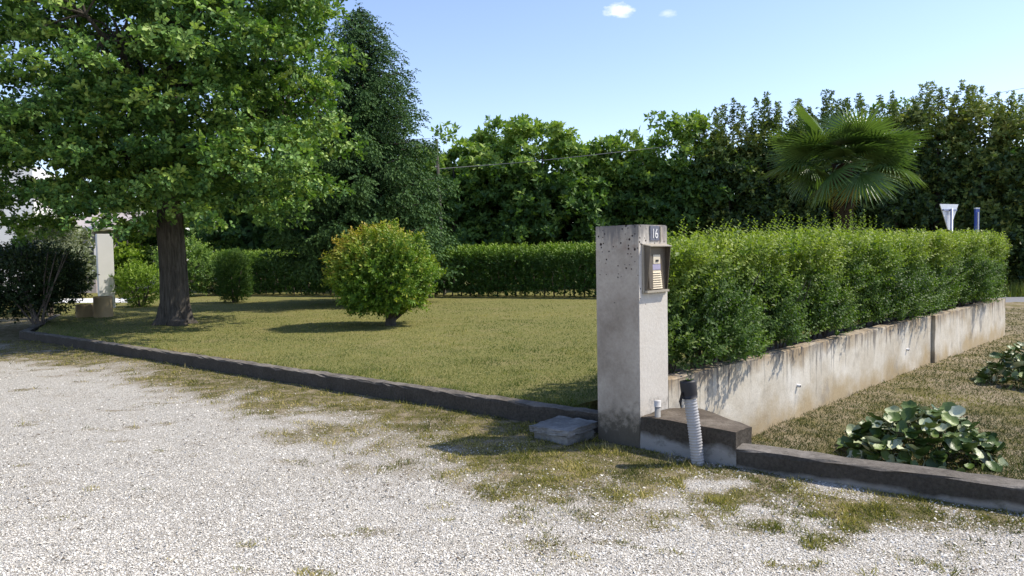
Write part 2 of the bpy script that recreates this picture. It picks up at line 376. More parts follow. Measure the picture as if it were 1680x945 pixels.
ASPH = asph(); PAINT = flat('road paint', (.75, .75, .76), .7, .2)

# ------------------------------------------------------------------ layout (metres)
U = Vector((.705, .709, 0)).normalized()          # along the retaining wall, away
Vv = Vector((.692, -.722, 0)).normalized()        # along the pillar front, to the right
PB = Vector((1.017, 5.93, 0)); PA = PB - Vv*.443; PC = PB + U*.42
K0 = Vector((.86, 6.62, 0)); K1 = Vector((-9.96, 15.35, 0)); KD = (K1-K0).normalized(); KN = Vector((KD.y, -KD.x, 0))   # left kerb
if KN.y > 0: KN = -KN
RK0 = Vector((1.62, 5.36, 0)); RK1 = Vector((3.02, 4.37, 0)); RD = (RK1-RK0).normalized(); RN = Vector((-RD.y, RD.x, 0))
if RN.y < 0: RN = -RN
RKE = RK0 + RD*9
LZ = .15; GZ = -.25; WT = .51
W0 = Vector((PC.x, PC.y, 0)); W1 = G(1645, 490, WT); W1.z = 0; WD = (W1-W0).normalized(); WN_ = Vector((WD.y, -WD.x, 0)); WL = (W1-W0).length
print('wall', W0, W1, WL, 'kerb', K0, K1)

# ------------------------------------------------------------------ ground sheets
me = npmesh('ground', np.array([(-900, -60, -.32), (900, -60, -.32), (900, 1500, -.32), (-900, 1500, -.32)]), np.array([(0, 1, 2, 3)]))
tag(link('ground', me, FIELD), kind='structure')

def side(x, y, p, d):     # signed distance, positive = beyond the line (away from camera)
    n = np.array([-d.y, d.x]);
    if n[1] < 0: n = -n
    return (x-p.x)*n[0] + (y-p.y)*n[1]
def grassmask(x, y):
    """0..1 weed cover of the drive"""
    dk = -side(x, y, K0, KD)                        # distance in front of left kerb
    dr = -side(x, y, RK0, RD)
    d = np.where(x < 1.1, dk, np.minimum(dr+.15, dk))
    width = np.interp(x, [-14, -9.5, -7, -5.5, -3.5, -2.1, -.7, .2, .9, 1.4, 2.0, 3.0, 5], [1.6, 1.5, 1.0, .95, 1.3, 1.6, 1.7, 1.95, 1.6, 1.15, 1.1, 1.3, 1.4])
    n = fbm(x, y, .9, 3)-.5; n2 = fbm(x, y, .22, 9)-.5
    m = (width - d + n*2.0 + n2*1.6)/.8
    m = np.clip(m*.5+.5, 0, 1)
    sp = np.clip((fbm(x*.8+y*.3, y*1.6, .28, 21)-.70)*6, 0, .55)      # loose tufts in the gravel
    sparse = np.where(x > 1.15, .62+(fbm(x, y, .25, 5)-.5)*2.4, 1.02+(fbm(x, y, .35, 6)-.5)*1.2)
    far = np.clip((y-11)/6, 0, 1)*0.3
    return np.clip(m*np.clip(sparse, 0, 1), 0, 1)*1.0 + np.maximum(0, sp-m)*np.clip(1.6-d*.25, 0.25, 1) + far*0
def ingravel(x, y):
    dk = side(x, y, K0, KD); dr = side(x, y, RK0, RD)
    return np.where(x > 1.25, dr < .1, (dk < .05) | (x < -10.2))
# drive sheet
xs = np.concatenate([np.arange(-40, -12, .5), np.arange(-12, 5, .08), np.arange(5, 14, .5)]); ys = np.concatenate([np.arange(-8, 2.4, .5), np.arange(2.4, 16, .08), np.arange(16, 42, .5)])
X, Y = np.meshgrid(xs, ys); nx, ny = len(xs), len(ys)
Zd = (fbm(X, Y, 1.8, 40)-.5)*.05 + (fbm(X, Y, .3, 41)-.5)*.012
gm = grassmask(X, Y)
idx = np.arange(nx*ny).reshape(ny, nx)
q = np.stack([idx[:-1, :-1], idx[:-1, 1:], idx[1:, 1:], idx[1:, :-1]], -1).reshape(-1, 4)
cx = (X[:-1, :-1]+X[1:, 1:])/2; cy = (Y[:-1, :-1]+Y[1:, 1:])/2
keep = ingravel(cx, cy).ravel()
me = npmesh('gravel_drive', np.stack([X.ravel(), Y.ravel(), Zd.ravel()], 1), q[keep], {'grass': gm.ravel()})
tag(link('gravel_drive', me, DRIVE, smooth=True), kind='structure')
def drive_z(x, y): return (fbm(x, y, 1.8, 40)-.5)*.05 + (fbm(x, y, .3, 41)-.5)*.012

# chippings (stuff)
octa = np.array([(1, 0, 0), (0, 1, 0), (-1, 0, 0), (0, -1, 0), (0, 0, .6), (0, 0, -.6)], float)
octt = np.array([(0, 1, 4), (1, 2, 4), (2, 3, 4), (3, 0, 4)])
def sample_view(n, d0, d1, z, pw=1.6, lat=.74):
    t = rng.random(n); d = (d0**(1-pw)+t*(d1**(1-pw)-d0**(1-pw)))**(1/(1-pw)); x = (rng.random(n)*2-1)*lat*d
    return x, d
x, y = sample_view(120000, 3.2, 12, 0, 2.2)
ok = ingravel(x, y) & (rng.random(len(x)) > grassmask(x, y)*1.02); x, y = x[ok], y[ok]
n = len(x); sz = rng.uniform(.003, .0082, n)*(1+.8*(rng.random(n) > .96)); ax = rng.normal(size=(n, 3)); ax[:, 2] *= .4
nr = rng.normal(size=(n, 3))*.45+np.array([0, 0, 1.])
print('pebbles', n); V, T, t = scatter(octa*np.array([1, .75, .8]), octt, np.stack([x, y, drive_z(x, y)+sz*.25], 1), ax, nr, sz, rng.beta(2.8, 1.9, n))
tag(link('gravel', npmesh('gravel', V, T, t), PEB), 'pale limestone chippings covering the drive', 'gravel', kind='stuff')
print('gravel tris', len(T))

# lawn slab
def line_at(p, d, x): return p.y + (x-p.x)*d.y/d.x
lawn_poly = [(K0.x, K0.y), (K1.x, K1.y), (-13.2, 21.5), (-30, 24), (-40, 70), (20, 70), (W1.x-.3, W1.y+1.5), (W1.x-1.2, W1.y), (W0.x-.75, W0.y+.75)]
bm = prism([(p[0], p[1]) for p in lawn_poly], -.3, LZ)
tag(bmobj('lawn', bm, LAWN), kind='structure')
from mathutils.geometry import tessellate_polygon
def inside(poly, x, y):
    c = np.zeros(len(x), bool); n = len(poly)
    for i in range(n):
        x1, y1 = poly[i][:2]; x2, y2 = poly[(i+1) % n][:2]
        if y1 == y2: continue
        c ^= ((y1 > y) != (y2 > y)) & (x < (x2-x1)*(y-y1)/(y2-y1)+x1)
    return c
# garden ground right of the wall
gp = [tuple((W0+WN_*-.05)[:2]), tuple((W1+WN_*-.05)[:2]), (W1.x+.2, W1.y+6.6), (30, 22), (30, -8), tuple((RKE)[:2]), tuple((RK0+RN*.05)[:2])]
gb = np.array([(a[0], a[1], GZ) for a in gp])
gx = np.arange(.8, 26, .12); gy = np.arange(-2, 24, .12); X, Y = np.meshgrid(gx, gy); nx, ny = len(gx), len(gy)
def garden_z(x, y): return GZ + (fbm(x, y, 1.2, 50)-.5)*.07 + (fbm(x, y, .25, 51)-.5)*.03
idx = np.arange(nx*ny).reshape(ny, nx); q = np.stack([idx[:-1, :-1], idx[:-1, 1:], idx[1:, 1:], idx[1:, :-1]], -1).reshape(-1, 4)
cx = (X[:-1, :-1]+X[1:, 1:])/2; cy = (Y[:-1, :-1]+Y[1:, 1:])/2
def ingarden(x, y):
    return (side(x, y, RK0, RD) > .04) & (((x-W0.x)*WN_.x+(y-W0.y)*WN_.y > -.1) | (y > W1.y+1))
keep = ingarden(cx, cy).ravel() & (cy.ravel() < 23.9)
tag(link('garden_ground', npmesh('garden_ground', np.stack([X.ravel(), Y.ravel(), garden_z(X, Y).ravel()], 1), q[keep]), GARDEN, smooth=True), kind='structure')
# road beyond
ry0, ry1 = G(1665, 507, GZ-.02).y, G(1665, 487, GZ-.02).y
print('road', ry0, ry1)
def strip(name, y0, y1, x0, x1, z, mat, sk=0.0):
    me = npmesh(name, np.array([(x0, y0, z), (x1, y0+sk, z), (x1, y1+sk, z), (x0, y1, z)]), np.array([(0, 1, 2, 3)])); return link(name, me, mat)
tag(strip('road', ry0, ry1, 2, 400, -.28, ASPH), kind='structure')
tag(strip('road_edge_line', ry0+.35, ry0+.55, 2, 400, -.276, PAINT), kind='structure')
tag(strip('road_centre_line', (ry0+ry1)/2-.07, (ry0+ry1)/2+.07, 2, 400, -.276, PAINT), kind='structure')
# pale drive strip crossing behind the lawn
pth = npmesh('path', np.array([(*G(60, 497, LZ+.004)[:2], LZ+.004), (*G(222, 496, LZ+.004)[:2], LZ+.004), (*G(222, 489, LZ+.004)[:2], LZ+.004), (*G(60, 490, LZ+.004)[:2], LZ+.004)]), np.array([(0, 1, 2, 3)]))
tag(link('path', pth, WHITE), kind='structure')

# ------------------------------------------------------------------ kerbs, plinth, pillar, wall
def rough_bar(p, d, nrm, length, wdt, z0, z1, seg=.12, amp=.006, seed=0, wob=.0, sag=0):
    """long cast bar with slightly uneven arrises. p = front corner, nrm = to the back"""
    n = max(2, int(length/seg)); prof = [(0, z0), (0, z1-.02), (.006, z1-.005), (.02, z1), (wdt/2, z1+.003), (wdt-.02, z1), (wdt-.005, z1-.006), (wdt, z1-.02), (wdt, z0)]
    r = np.random.default_rng(seed); V = []
    for i in range(n+1):
        b = p + d*(length*i/n)
        off = (fbm(np.array([i*seg]), np.array([seed*7.]), .9, seed)[0]-.5)*wob
        for (a, z) in prof:
            j = r.normal(0, amp, 2)
            if z == z0: j *= 0
            v = b + nrm*(a+off+j[0]*.8); V.append((v.x, v.y, z+j[1]*.8 + (off*.3 if z > z0 else 0)))
    m = len(prof); F_ = []
    for i in range(n):
        for j in range(m-1): F_.append((i*m+j, (i+1)*m+j, (i+1)*m+j+1, i*m+j+1))
    bm = bmesh.new(); vs = [bm.verts.new(v) for v in V]
    for f in F_: bm.faces.new([vs[k] for k in f])
    bm.faces.new([vs[k] for k in range(m)]); bm.faces.new([vs[n*m+k] for k in range(m)][::-1])
    return bm
# left kerb, in front of the lawn (front face looks at the camera)
ln_ = (K1-K0).length
kb = rough_bar(K0+KN*.17, KD, -KN, ln_+.35, .17, -.1, LZ+.02, seed=2, wob=.03)
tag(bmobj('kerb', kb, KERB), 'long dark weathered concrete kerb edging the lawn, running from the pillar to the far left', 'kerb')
# short return at the far left end
kb = rough_bar(K1+KD*.35+KN*.17, Vector((-.42, .9, 0)).normalized(), Vector((.9, .42, 0)), 5.5, .17, -.1, LZ+.01, seed=5)
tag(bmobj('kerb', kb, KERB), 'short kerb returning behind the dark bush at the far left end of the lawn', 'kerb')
kb = rough_bar(RK0+RD*.003, RD, RN, 9, .2, -.45, .15, seed=3, wob=.015)
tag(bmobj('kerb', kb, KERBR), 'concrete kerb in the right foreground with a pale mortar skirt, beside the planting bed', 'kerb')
# plinth step between pillar and right kerb
e0 = PB - Vv*.0; PR = RK0 - RD*.0
pl = [(PB.x+.004, PB.y+.004), (PR.x, PR.y), (G(1234, 705, .27).x, G(1234, 705, .27).y), (1.56, 6.24), (PC.x+.01, PC.y-.002)]
pl[2] = (PR.x+.17, PR.y+.17)
bm = prism(pl, -.45, .27)
bmesh.ops.subdivide_edges(bm, edges=[e for e in bm.edges if e.calc_length() > .2], cuts=5, use_grid_fill=True)
for v in bm.verts:
    v.co += Vector((random.gauss(0, .003), random.gauss(0, .003), random.gauss(0, .003)))
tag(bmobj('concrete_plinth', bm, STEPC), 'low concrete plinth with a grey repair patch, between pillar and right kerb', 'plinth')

# pillar
pil = empty('gate_pillar', (PB+PA)/2+U*.21, 'square pitted concrete gate pillar carrying the number 16 and an intercom', 'pillar')
bm = bmesh.new(); sh = []
cor = [PA, PB, PC, PA+U*.42]
bm = prism([(c.x, c.y) for c in cor], -.3, 1.82)
bmesh.ops.bevel(bm, geom=list(bm.edges), offset=.006, segments=2, affect='EDGES')
bmobj('shaft', bm, PILLAR, pil)
XR, YR = U, Vector((0, 0, 1)); NR = Vv     # right face: local axes (along, up, out)
def face_box(a0, a1, z0, z1, o0, o1, bm=None):
    return box(PB+XR*a0+Vector((0, 0, z0))+NR*o0, XR*(a1-a0), Vector((0, 0, z1-z0)), NR*(o1-o0), bm)
np_ = bmobj('number_plate', face_box(.16, .29, 1.69, 1.812, .001, .008), PLATE, pil, .002)
bmobj('tile_edge', face_box(.308, .322, 1.682, 1.813, .001, .008), FRAMEM, np_)
fc = bpy.data.curves.new('digits', 'FONT'); fc.body = '16'; fc.size = .112; fc.extrude = .0015; fc.align_x = 'CENTER'; fc.space_character = .95
fo = bpy.data.objects.new('tmp', fc); COL.objects.link(fo)
dme = bpy.data.meshes.new_from_object(fo.evaluated_get(bpy.context.evaluated_depsgraph_get())); bpy.data.objects.remove(fo)
rotm = Matrix((XR, YR, NR)).transposed().to_4x4()
dme.transform(Matrix.Translation(PB+XR*.222+Vector((0, 0, 1.711))+NR*.0105) @ rotm @ Matrix.Scale(.85, 4, (1, 0, 0))); dme.name = 'digits'
link('digits', dme, DIGIT, np_)
# intercom hood
ic = bmobj('intercom', face_box(.045, .395, 1.262, 1.665, .001, .014), FRAMEM, pil, .003)
def poly3(pts, bm=None):
    bm = bm or bmesh.new(); bm.faces.new([bm.verts.new(PB+XR*a+Vector((0, 0, z))+NR*o) for a, z, o in pts]); return bm
def plate(pts, th, ax):
    bm = poly3(pts); r = bmesh.ops.extrude_face_region(bm, geom=list(bm.faces))
    bmesh.ops.translate(bm, vec=ax*th, verts=[v for v in r['geom'] if isinstance(v, bmesh.types.BMVert)]); return bm
bmobj('hood_top', plate([(.055, 1.655, .015), (.385, 1.655, .015), (.375, 1.642, .075), (.065, 1.642, .075)], .006, Vector((0, 0, 1))), FRAMEM, ic)
bmobj('hood_side', plate([(.064, 1.650, .015), (.069, 1.638, .07), (.069, 1.29, .035), (.064, 1.285, .015)], .006, XR), HOODM, ic)
bmobj('hood_side', plate([(.371, 1.650, .015), (.366, 1.638, .07), (.366, 1.29, .035), (.371, 1.285, .015)], .006, -XR), HOODM, ic)
bmobj('back_plate', plate([(.075, 1.64, .017), (.36, 1.64, .017), (.36, 1.285, .017), (.075, 1.285, .017)], .004, NR), HOODM, ic)
bmobj('cheek', plate([(.082, 1.63, .03), (.15, 1.56, .03), (.135, 1.30, .045), (.085, 1.30, .045)], .004, NR), HOODM, ic)
bmobj('sill', face_box(.06, .375, 1.268, 1.286, .015, .045), FRAMEM, ic)
bmobj('camera_plate', face_box(.165, .265, 1.50, 1.575, .022, .032), CREAM, ic, .002)
bmobj('lens', face_box(.195, .235, 1.518, 1.535, .0325, .038), BLACK, ic, .003)
bmobj('name_label', face_box(.155, .27, 1.452, 1.497, .022, .030), LILAC, ic)
gr = bmobj('speaker_grille', plate([(.15, 1.448, .022), (.275, 1.448, .022), (.30, 1.295, .022), (.13, 1.295, .022)], .006, NR), BRASS, ic)
for i in range(8):
    z = 1.436-i*.0185
    bmobj('louvre', plate([(.155-.012*i/8*2, z, .029), (.27+.012*i/8*2, z, .029), (.27+.012*i/8*2, z-.007, .037), (.155-.012*i/8*2, z-.007, .037)], .003, Vector((0, 0, -1))), BRASS, gr)
# pale wedge on the lawn side of the pillar
wz = PA+U*.42; a = wz - Vv*.10
bm = bmesh.new()
p0 = PA+U*.30
pts = [(0, 1.66), (-.085, 1.66), (0, 1.40)]
vv = [bm.verts.new(p0+Vv*a_+Vector((0, 0, z_))+U*o) for o in (0, .10) for a_, z_ in pts]
bm.faces.new(vv[:3]); bm.faces.new(vv[3:][::-1])
for i in range(3): bm.faces.new((vv[i], vv[(i+1) % 3], vv[3+(i+1) % 3], vv[3+i]))
bmobj('letter_slot_cover', bm, flat('off white metal', (.6, .62, .58), .5), pil)

# retaining wall: two lengths with a dark joint
def wall_piece(s0, s1, off, seed, zt=WT):
    p = W0+WD*s0+WN_*off
    n = int((s1-s0)/.15)+1; r = np.random.default_rng(seed)
    bm = bmesh.new(); rows = []
    zs = [-.6, -.3, -.1, .1, .3, zt-.02, zt]
    prof = [(0, z) for z in zs]+[(-.012, zt+.004), (-.15, zt+.006), (-.17, zt-.01), (-.17, -.6)]
    for i in range(n+1):
        b = p+WD*((s1-s0)*i/n); row = []
        for a_, z_ in prof:
            v = b+WN_*(a_+r.normal(0, .0025)); row.append(bm.verts.new((v.x, v.y, z_+(r.normal(0, .004) if z_ > zt-.1 else 0))))
        rows.append(row)
    for i in range(n):
        for j in range(len(prof)-1): bm.faces.new((rows[i][j], rows[i+1][j], rows[i+1][j+1], rows[i][j+1]))
    bm.faces.new(rows[0]); bm.faces.new(rows[-1][::-1]); return bm
wl = empty('retaining_wall', W0, 'stained concrete retaining wall holding up the bed of the near hedge', 'wall')
SJ = ((G(1527, 597, GZ)-W0).dot(WD))
bmobj('wall_panel', wall_piece(.0, SJ-.02, 0, 1), WALL, wl)
bmobj('wall_panel', wall_piece(SJ+.02, WL, .05, 2), WALL, wl)
bmobj('joint', box(W0+WD*(SJ-.02)+WN_*-.14+Vector((0, 0, -.5)), WD*.04, WN_*.09, Vector((0, 0, WT+.47))), BLACK, wl)
# end return of the wall towards the lawn
bmobj('wall_return', box(W1+WD*.001+WN_*-.02+Vector((0, 0, -.5)), WD*.16, -WN_*1.4, Vector((0, 0, WT+.49))), WALL, wl)
for (px, py) in ((1308, 632), (1487, 573)):
    # point on wall plane under the pixel
    d = pixdir(px, py); o = Vector((0, 0, CAMH)); tt = ((W0-o).dot(WN_))/(d.dot(WN_)); q_ = o+d*tt
    V1, T1, t1 = tube([q_-WN_*.02, q_+WN_*.035+Vector((0, 0, -.006))], [.017, .017], 10)
    wp = link('weep_pipe', npmesh('weep_pipe', V1, T1), DIGIT, wl)
    V1, T1, t1 = tube([q_+WN_*.0352+Vector((0, 0, -.006)), q_+WN_*.037+Vector((0, 0, -.006))], [.012, .012], 10)
    link('bore', npmesh('bore', V1, T1), BLACK, wp)
# raised soil bed behind the wall
bm = prism([tuple((W0-WN_*.165)[:2]), tuple((W1-WN_*.165)[:2]), tuple((W1-WN_*1.45)[:2]), tuple((W0-WN_*1.1+WD*.5)[:2]), tuple((W0-WN_*.5+WD*.05)[:2])], -.3, [WT-.04, WT-.04, LZ+.1, LZ+.1, LZ+.1])
SOIL = flat('brown litter soil', (.10, .07, .05), .95, .1, 0, .6, 25)
tag(bmobj('soil_bed', bm, SOIL), kind='structure')

# concrete box beside the pillar
bx = empty('meter_box', (.43, 6.33, 0), 'low grey concrete inspection box with a lid, on the ground left of the pillar', 'inspection box', rz=math.atan2(Vv.y, Vv.x))
bmm = box((-.19, -.18, -.15), (.38, 0, 0), (0, .36, 0), (0, 0, .225)); o = bmobj('base', bmm, LID, None, .008); o.parent = bx
bmm = box((-.215, -.205, .078), (.43, 0, 0), (0, .41, 0), (0, 0, .055)); bmesh.ops.subdivide_edges(bmm, edges=list(bmm.edges), cuts=7, use_grid_fill=True)
for v in bmm.verts: v.co += Vector((random.gauss(0, .003), random.gauss(0, .003), random.gauss(0, .004)))
o = bmobj('lid', bmm, LID, None, 0); o.parent = bx; o.rotation_euler = (R(1.5), R(-2), R(4))

# corrugated pipe
cp = empty('conduit_pipe', (1.375, 5.50, 0), 'white corrugated conduit with a black sleeve, leaning on the concrete plinth', 'pipe')
b0, b1 = Vector((1.375, 5.485, -.05)), Vector((1.315, 5.50, .53)); n = 110
pts = [b0.lerp(b1, i/n) + Vector((.006*math.sin(i/n*math.pi), -.004*math.sin(i/n*math.pi), 0)) for i in range(n+1)]
rad = [.047+.003*math.sin(i*math.pi/2+.5) for i in range(n+1)]
V1, T1, t1 = tube(pts, rad, 20); link('corrugated_tube', npmesh('corrugated_tube', V1, T1), PIPEW, cp, smooth=True)
dd = (b1-b0).normalized()
V1, T1, t1 = tube([b1-dd*.03, b1+dd*.0, b1+dd*.09, b1+dd*.10, b1+dd*.10], [.058, .060, .062, .060, .045], 20); link('black_sleeve', npmesh('black_sleeve', V1, T1), BLACK, cp)
V1, T1, t1 = tube([b1+Vector((-.06, -.03, .02)), b1+Vector((-.075, -.035, -.05)), b1+Vector((-.07, -.035, -.10))], [.008, .012, .003], 6); link('loose_strap', npmesh('loose_strap', V1, T1), BLACK, cp)
# stub pipe on plinth
sb = G(1079, 684, .27)
ps = empty('stub_pipe', sb, 'short grey pipe stub standing on the plinth against the pillar', 'pipe')
V1, T1, t1 = tube([sb+Vector((0, 0, -.02)), sb+Vector((0, 0, .085))], [.024, .024], 16); link('lower_pipe', npmesh('lower_pipe', V1, T1), PIPEG, ps, smooth=False)
V1, T1, t1 = tube([sb+Vector((0, 0, .0851)), sb+Vector((0, 0, .13)), sb+Vector((0, 0, .135))], [.029, .029, .025], 16); link('collar', npmesh('collar', V1, T1), flat('pale pipe collar', (.5, .48, .45)), ps)

# ------------------------------------------------------------------ leaf templates
kite = np.array([(0, 0, 0), (-.27, .45, .09), (0, 1, -.04), (.27, .45, .09)]); kitet = np.array([(0, 3, 2), (0, 2, 1)])
def oakleaf():
    half = [(.05, .0), (.12, .16), (.07, .24), (.24, .34), (.11, .48), (.34, .72), (.17, .72), (.2, .88), (0, 1.0)]
    hs = [half[i] for i in (3, 4, 5)]
    v = [(0, 0, 0)] + [(x, y, .12*abs(x)) for x, y in hs] + [(0, 1, -.1)] + [(-x, y, .12*abs(x)) for x, y in hs[::-1]]
    n = len(v); return np.array(v)*np.array([.85, 1, 1.3]), np.array([(0, i, i+1) for i in range(1, n-1)])
ov, ot = oakleaf()
def rosette(base_v, base_t, n, seed, tilt=(.1, .8), ln=(.7, 1.1)):
    r = np.random.default_rng(seed); th = np.arange(n)*2*np.pi/n + r.normal(0, .3, n); el = r.uniform(*tilt, n)
    ax = np.stack([np.cos(th)*np.cos(el), np.sin(th)*np.cos(el), np.sin(el)], 1)     # in (side, axis, normal) frame
    nr = np.stack([-np.cos(th)*np.sin(el), -np.sin(th)*np.sin(el), np.cos(el)], 1)+r.normal(0, .25, (n, 3))
    V, T, t = scatter(base_v, base_t, ax*.06, ax, nr, r.uniform(*ln, n), r.normal(0, .10, n)); return V, T, t
def sprig(n, seed, L=1.0, leaf=.26, spread=.9, tipt=.25):
    r = np.random.default_rng(seed); s = np.linspace(.08, 1, n); th = np.arange(n)*2.4+r.normal(0, .4, n)
    pos = np.stack([.02*np.sin(s*5), s*L, .03*np.cos(s*4)], 1)
    ax = np.stack([np.cos(th)*spread, np.full(n, .75), np.sin(th)*spread], 1)+r.normal(0, .15, (n, 3))
    nr = np.stack([-np.cos(th)*.3, np.full(n, 1.0), -np.sin(th)*.3+.4], 1)+r.normal(0, .3, (n, 3))
    return scatter(kite, kitet, pos, ax, nr, leaf*r.uniform(.75, 1.15, n)*(1.05-.35*s), (s-.5)*tipt+r.normal(0, .05, n))
def rand_dirs(n, r=rng): return unit(r.normal(size=(n, 3)))

def blob_crown(shapes, n_clump, per, clump_r, tmpl, size, seed, upb=.55, shell=.55, flat_=.6, zmin=None, tint0=.45, tvar=.13, out=.8, noise=.22, ztint=0, zt0=5):
    """leaf-bearing clumps spread in ellipsoids -> arrays; also returns clump centres"""
    r = np.random.default_rng(seed); C_ = []; O_ = []
    vol = np.array([s[1][0]*s[1][1]*s[1][2] for s in shapes])**.67; vol /= vol.sum()
    for k, (c, rd) in enumerate(shapes):
        m = int(n_clump*vol[k]); d = unit(r.normal(size=(m, 3))); f = shell+(1-shell)*r.random(m)**.6
        wob = 1+noise*np.sin(d[:, 0]*5+k+seed)*np.cos(d[:, 2]*4+seed*2)+noise*.6*np.sin(d[:, 1]*9+k*3)
        C_.append(np.array(c)+d*np.array(rd)*(f*wob)[:, None]); O_.append(d)
    C_ = np.concatenate(C_); O_ = np.concatenate(O_)
    if zmin is not None: k = C_[:, 2] > zmin; C_, O_ = C_[k], O_[k]
    m = len(C_); cr = clump_r*r.uniform(.6, 1.25, m); ct = r.normal(0, .09, m)
    pos = np.repeat(C_, per, 0); d = unit(r.normal(size=(m*per, 3))); rr = r.random(m*per)**.45
    off = d*rr[:, None]*np.repeat(cr, per)[:, None]; off[:, 2] *= flat_
    pos = pos+off; o = np.repeat(O_, per, 0)
    nr = d*out+np.array([0, 0, upb])+o*.4+r.normal(0, .3, (m*per, 3)); ax = unit(r.normal(size=(m*per, 3))*.7+d*.6+o*.3)
    ti = tint0+np.repeat(ct, per)+r.normal(0, tvar, m*per)+.10*(d[:, 2])+ztint*np.clip((pos[:, 2]-zt0)/2.0, 0, 1)  # ztint paints sunlit crown tops into the leaf colour by height
    parts = []
    K = len(tmpl); ids = r.integers(0, K, m*per)
    for k in range(K):
        s_ = ids == k; tv, tt, tn = tmpl[k]
        parts.append(scatter(tv, tt, pos[s_], ax[s_], nr[s_], size*r.uniform(.75, 1.2, s_.sum()), ti[s_], tn))
    V, T, t = join(parts); return V, T, np.clip(t, 0, 1), C_

def branch_path(a, b, sag=.0, n=5, seed=0, wob=.05):
    r = np.random.default_rng(seed); a = np.array(a); b = np.array(b); L = np.linalg.norm(b-a); p = []
    for i in range(n+1):
        f = i/n; q = a*(1-f)+b*f; q = q+np.array([0, 0, sag*L*math.sin(f*math.pi)])
        if 0 < i < n: q = q+r.normal(0, wob*L, 3)*.5
        p.append(q)
    return p

# ------------------------------------------------------------------ the oak
OB = G(287, 531, LZ); OB = Vector((OB.x, OB.y, LZ)); print('oak', OB)
oak = empty('oak_tree', OB, 'large spreading oak with thick dark trunk on the lawn at the left', 'tree')
r = np.random.default_rng(3)
tp = [OB+Vector((0, 0, -.15)), OB+Vector((0, 0, .0)), OB+Vector((.0, 0, .15)), OB+Vector((.02, 0, .5)), OB+Vector((.02, 0, 1.2)), OB+Vector((-.03, 0, 2.2)), OB+Vector((0, .1, 3.4)), OB+Vector((.1, .1, 5.0)), OB+Vector((.0, .1, 7.2)), OB+Vector((.1, 0, 9.2))]
V1, T1, t1 = tube(tp, [.52, .44, .36, .305, .285, .275, .25, .2, .14, .05], 40)
cvec = V1-np.array(OB); ang = np.arctan2(cvec[:, 1], cvec[:, 0]); hh = np.clip(1-cvec[:, 2]/.7, 0, 1)
rad = 1+.05*np.sin(ang*13+cvec[:, 2]*1.5)+.03*np.sin(ang*23+1)+hh*.16*np.sin(ang*5+1); V1[:, 0] = OB.x+cvec[:, 0]*rad; V1[:, 1] = OB.y+cvec[:, 1]*rad
link('trunk', npmesh('trunk', V1, T1), BARK, oak, smooth=True)
OC = np.array([OB.x, OB.y-.5, 0])
shapes = [(OC+np.array([-.1, 0, 6.2]), (4.35, 4.5, 4.0)), (OC+np.array([1.1, -.6, 4.6]), (2.9, 3.1, 2.1)), (OC+np.array([-2.0, -1.2, 4.0]), (3.3, 3.2, 1.8)), (OC+np.array([.2, -1.8, 5.6]), (3.2, 3.0, 3.0)),
          (OC+np.array([.5, 1.8, 4.5]), (3.5, 3.2, 2.0)), (OC+np.array([0, .5, 8.8]), (3.2, 3.2, 3.0)), (OC+np.array([1.7, -.5, 7.0]), (2.8, 3.0, 2.6)), (OC+np.array([-2.3, -.4, 5.6]), (3.0, 3.0, 2.4)), (OC+np.array([-.2, -1.6, 3.35]), (3.6, 2.6, 1.2)), (OC+np.array([-3.0, -1.4, 3.15]), (2.8, 2.4, 1.15)), (OC+np.array([1.9, -.6, 7.6]), (2.4, 2.6, 2.2)), (OC+np.array([-2.4, -.5, 7.6]), (2.2, 2.6, 2.0)), (OC+np.array([2.5, -.4, 6.7]), (1.9, 2.2, 2.8))]
ros = [rosette(ov, ot, 5, s) for s in range(4)]
V1, T1, t1, CC = blob_crown(shapes, 820, 32, .68, ros, .13, 11, upb=1.1, shell=.62, flat_=.30, zmin=2.15, tint0=.52, tvar=.18)
print('oak tris', len(T1))
link('crown', npmesh('crown', V1, T1, t1), OAKLEAF, oak)
limbs = []
for i in range(13):
    th = i*2.4+1.4; z0_ = 2.9+i*.42; ln = 3.6-.12*i
    a_ = np.array(OB)+np.array([0, 0, z0_]); b_ = a_+np.array([math.cos(th)*ln, math.sin(th)*ln, .9+.12*i])
    pth_ = branch_path(a_, b_, .06, 6, i, .06); limbs.append(pth_)
parts = [tube(p, np.linspace(.13, .03, len(p)), 8) for p in limbs]
LP = np.concatenate([np.array(p)[1:] for p in limbs])
for c in CC:
    j = np.argmin(((LP-c)**2).sum(1)+ (LP[:, 2] > c[2])*.6)
    if ((LP[j]-c)**2).sum() > 1.5: continue
    parts.append(tube(branch_path(LP[j], c, .05, 3, int(j), .08), np.linspace(.028, .008, 4), 4, False))
V1, T1, t1 = join(parts); link('limbs', npmesh('limbs', V1, T1), BARK, oak)

# stone at the foot of the oak
def rock(name, loc, s, mat, seed, parent=None):
    bm = bmesh.new(); bmesh.ops.create_icosphere(bm, subdivisions=3, radius=1)
    for v in bm.verts:
        n_ = math.sin(v.co.x*3+seed)*math.cos(v.co.y*4+seed*2)*.12+math.sin(v.co.z*6+seed)*.06
        v.co = Vector((v.co.x*s[0], v.co.y*s[1], v.co.z*s[2]))*(1+n_)+Vector(loc)
    return bmobj(name, bm, mat, parent)
tag(rock('stone', (OB.x+.30, OB.y-.52, LZ+.03), (.22, .14, .12), STEPC, 3), 'grey stone lying at the foot of the oak trunk', 'stone')

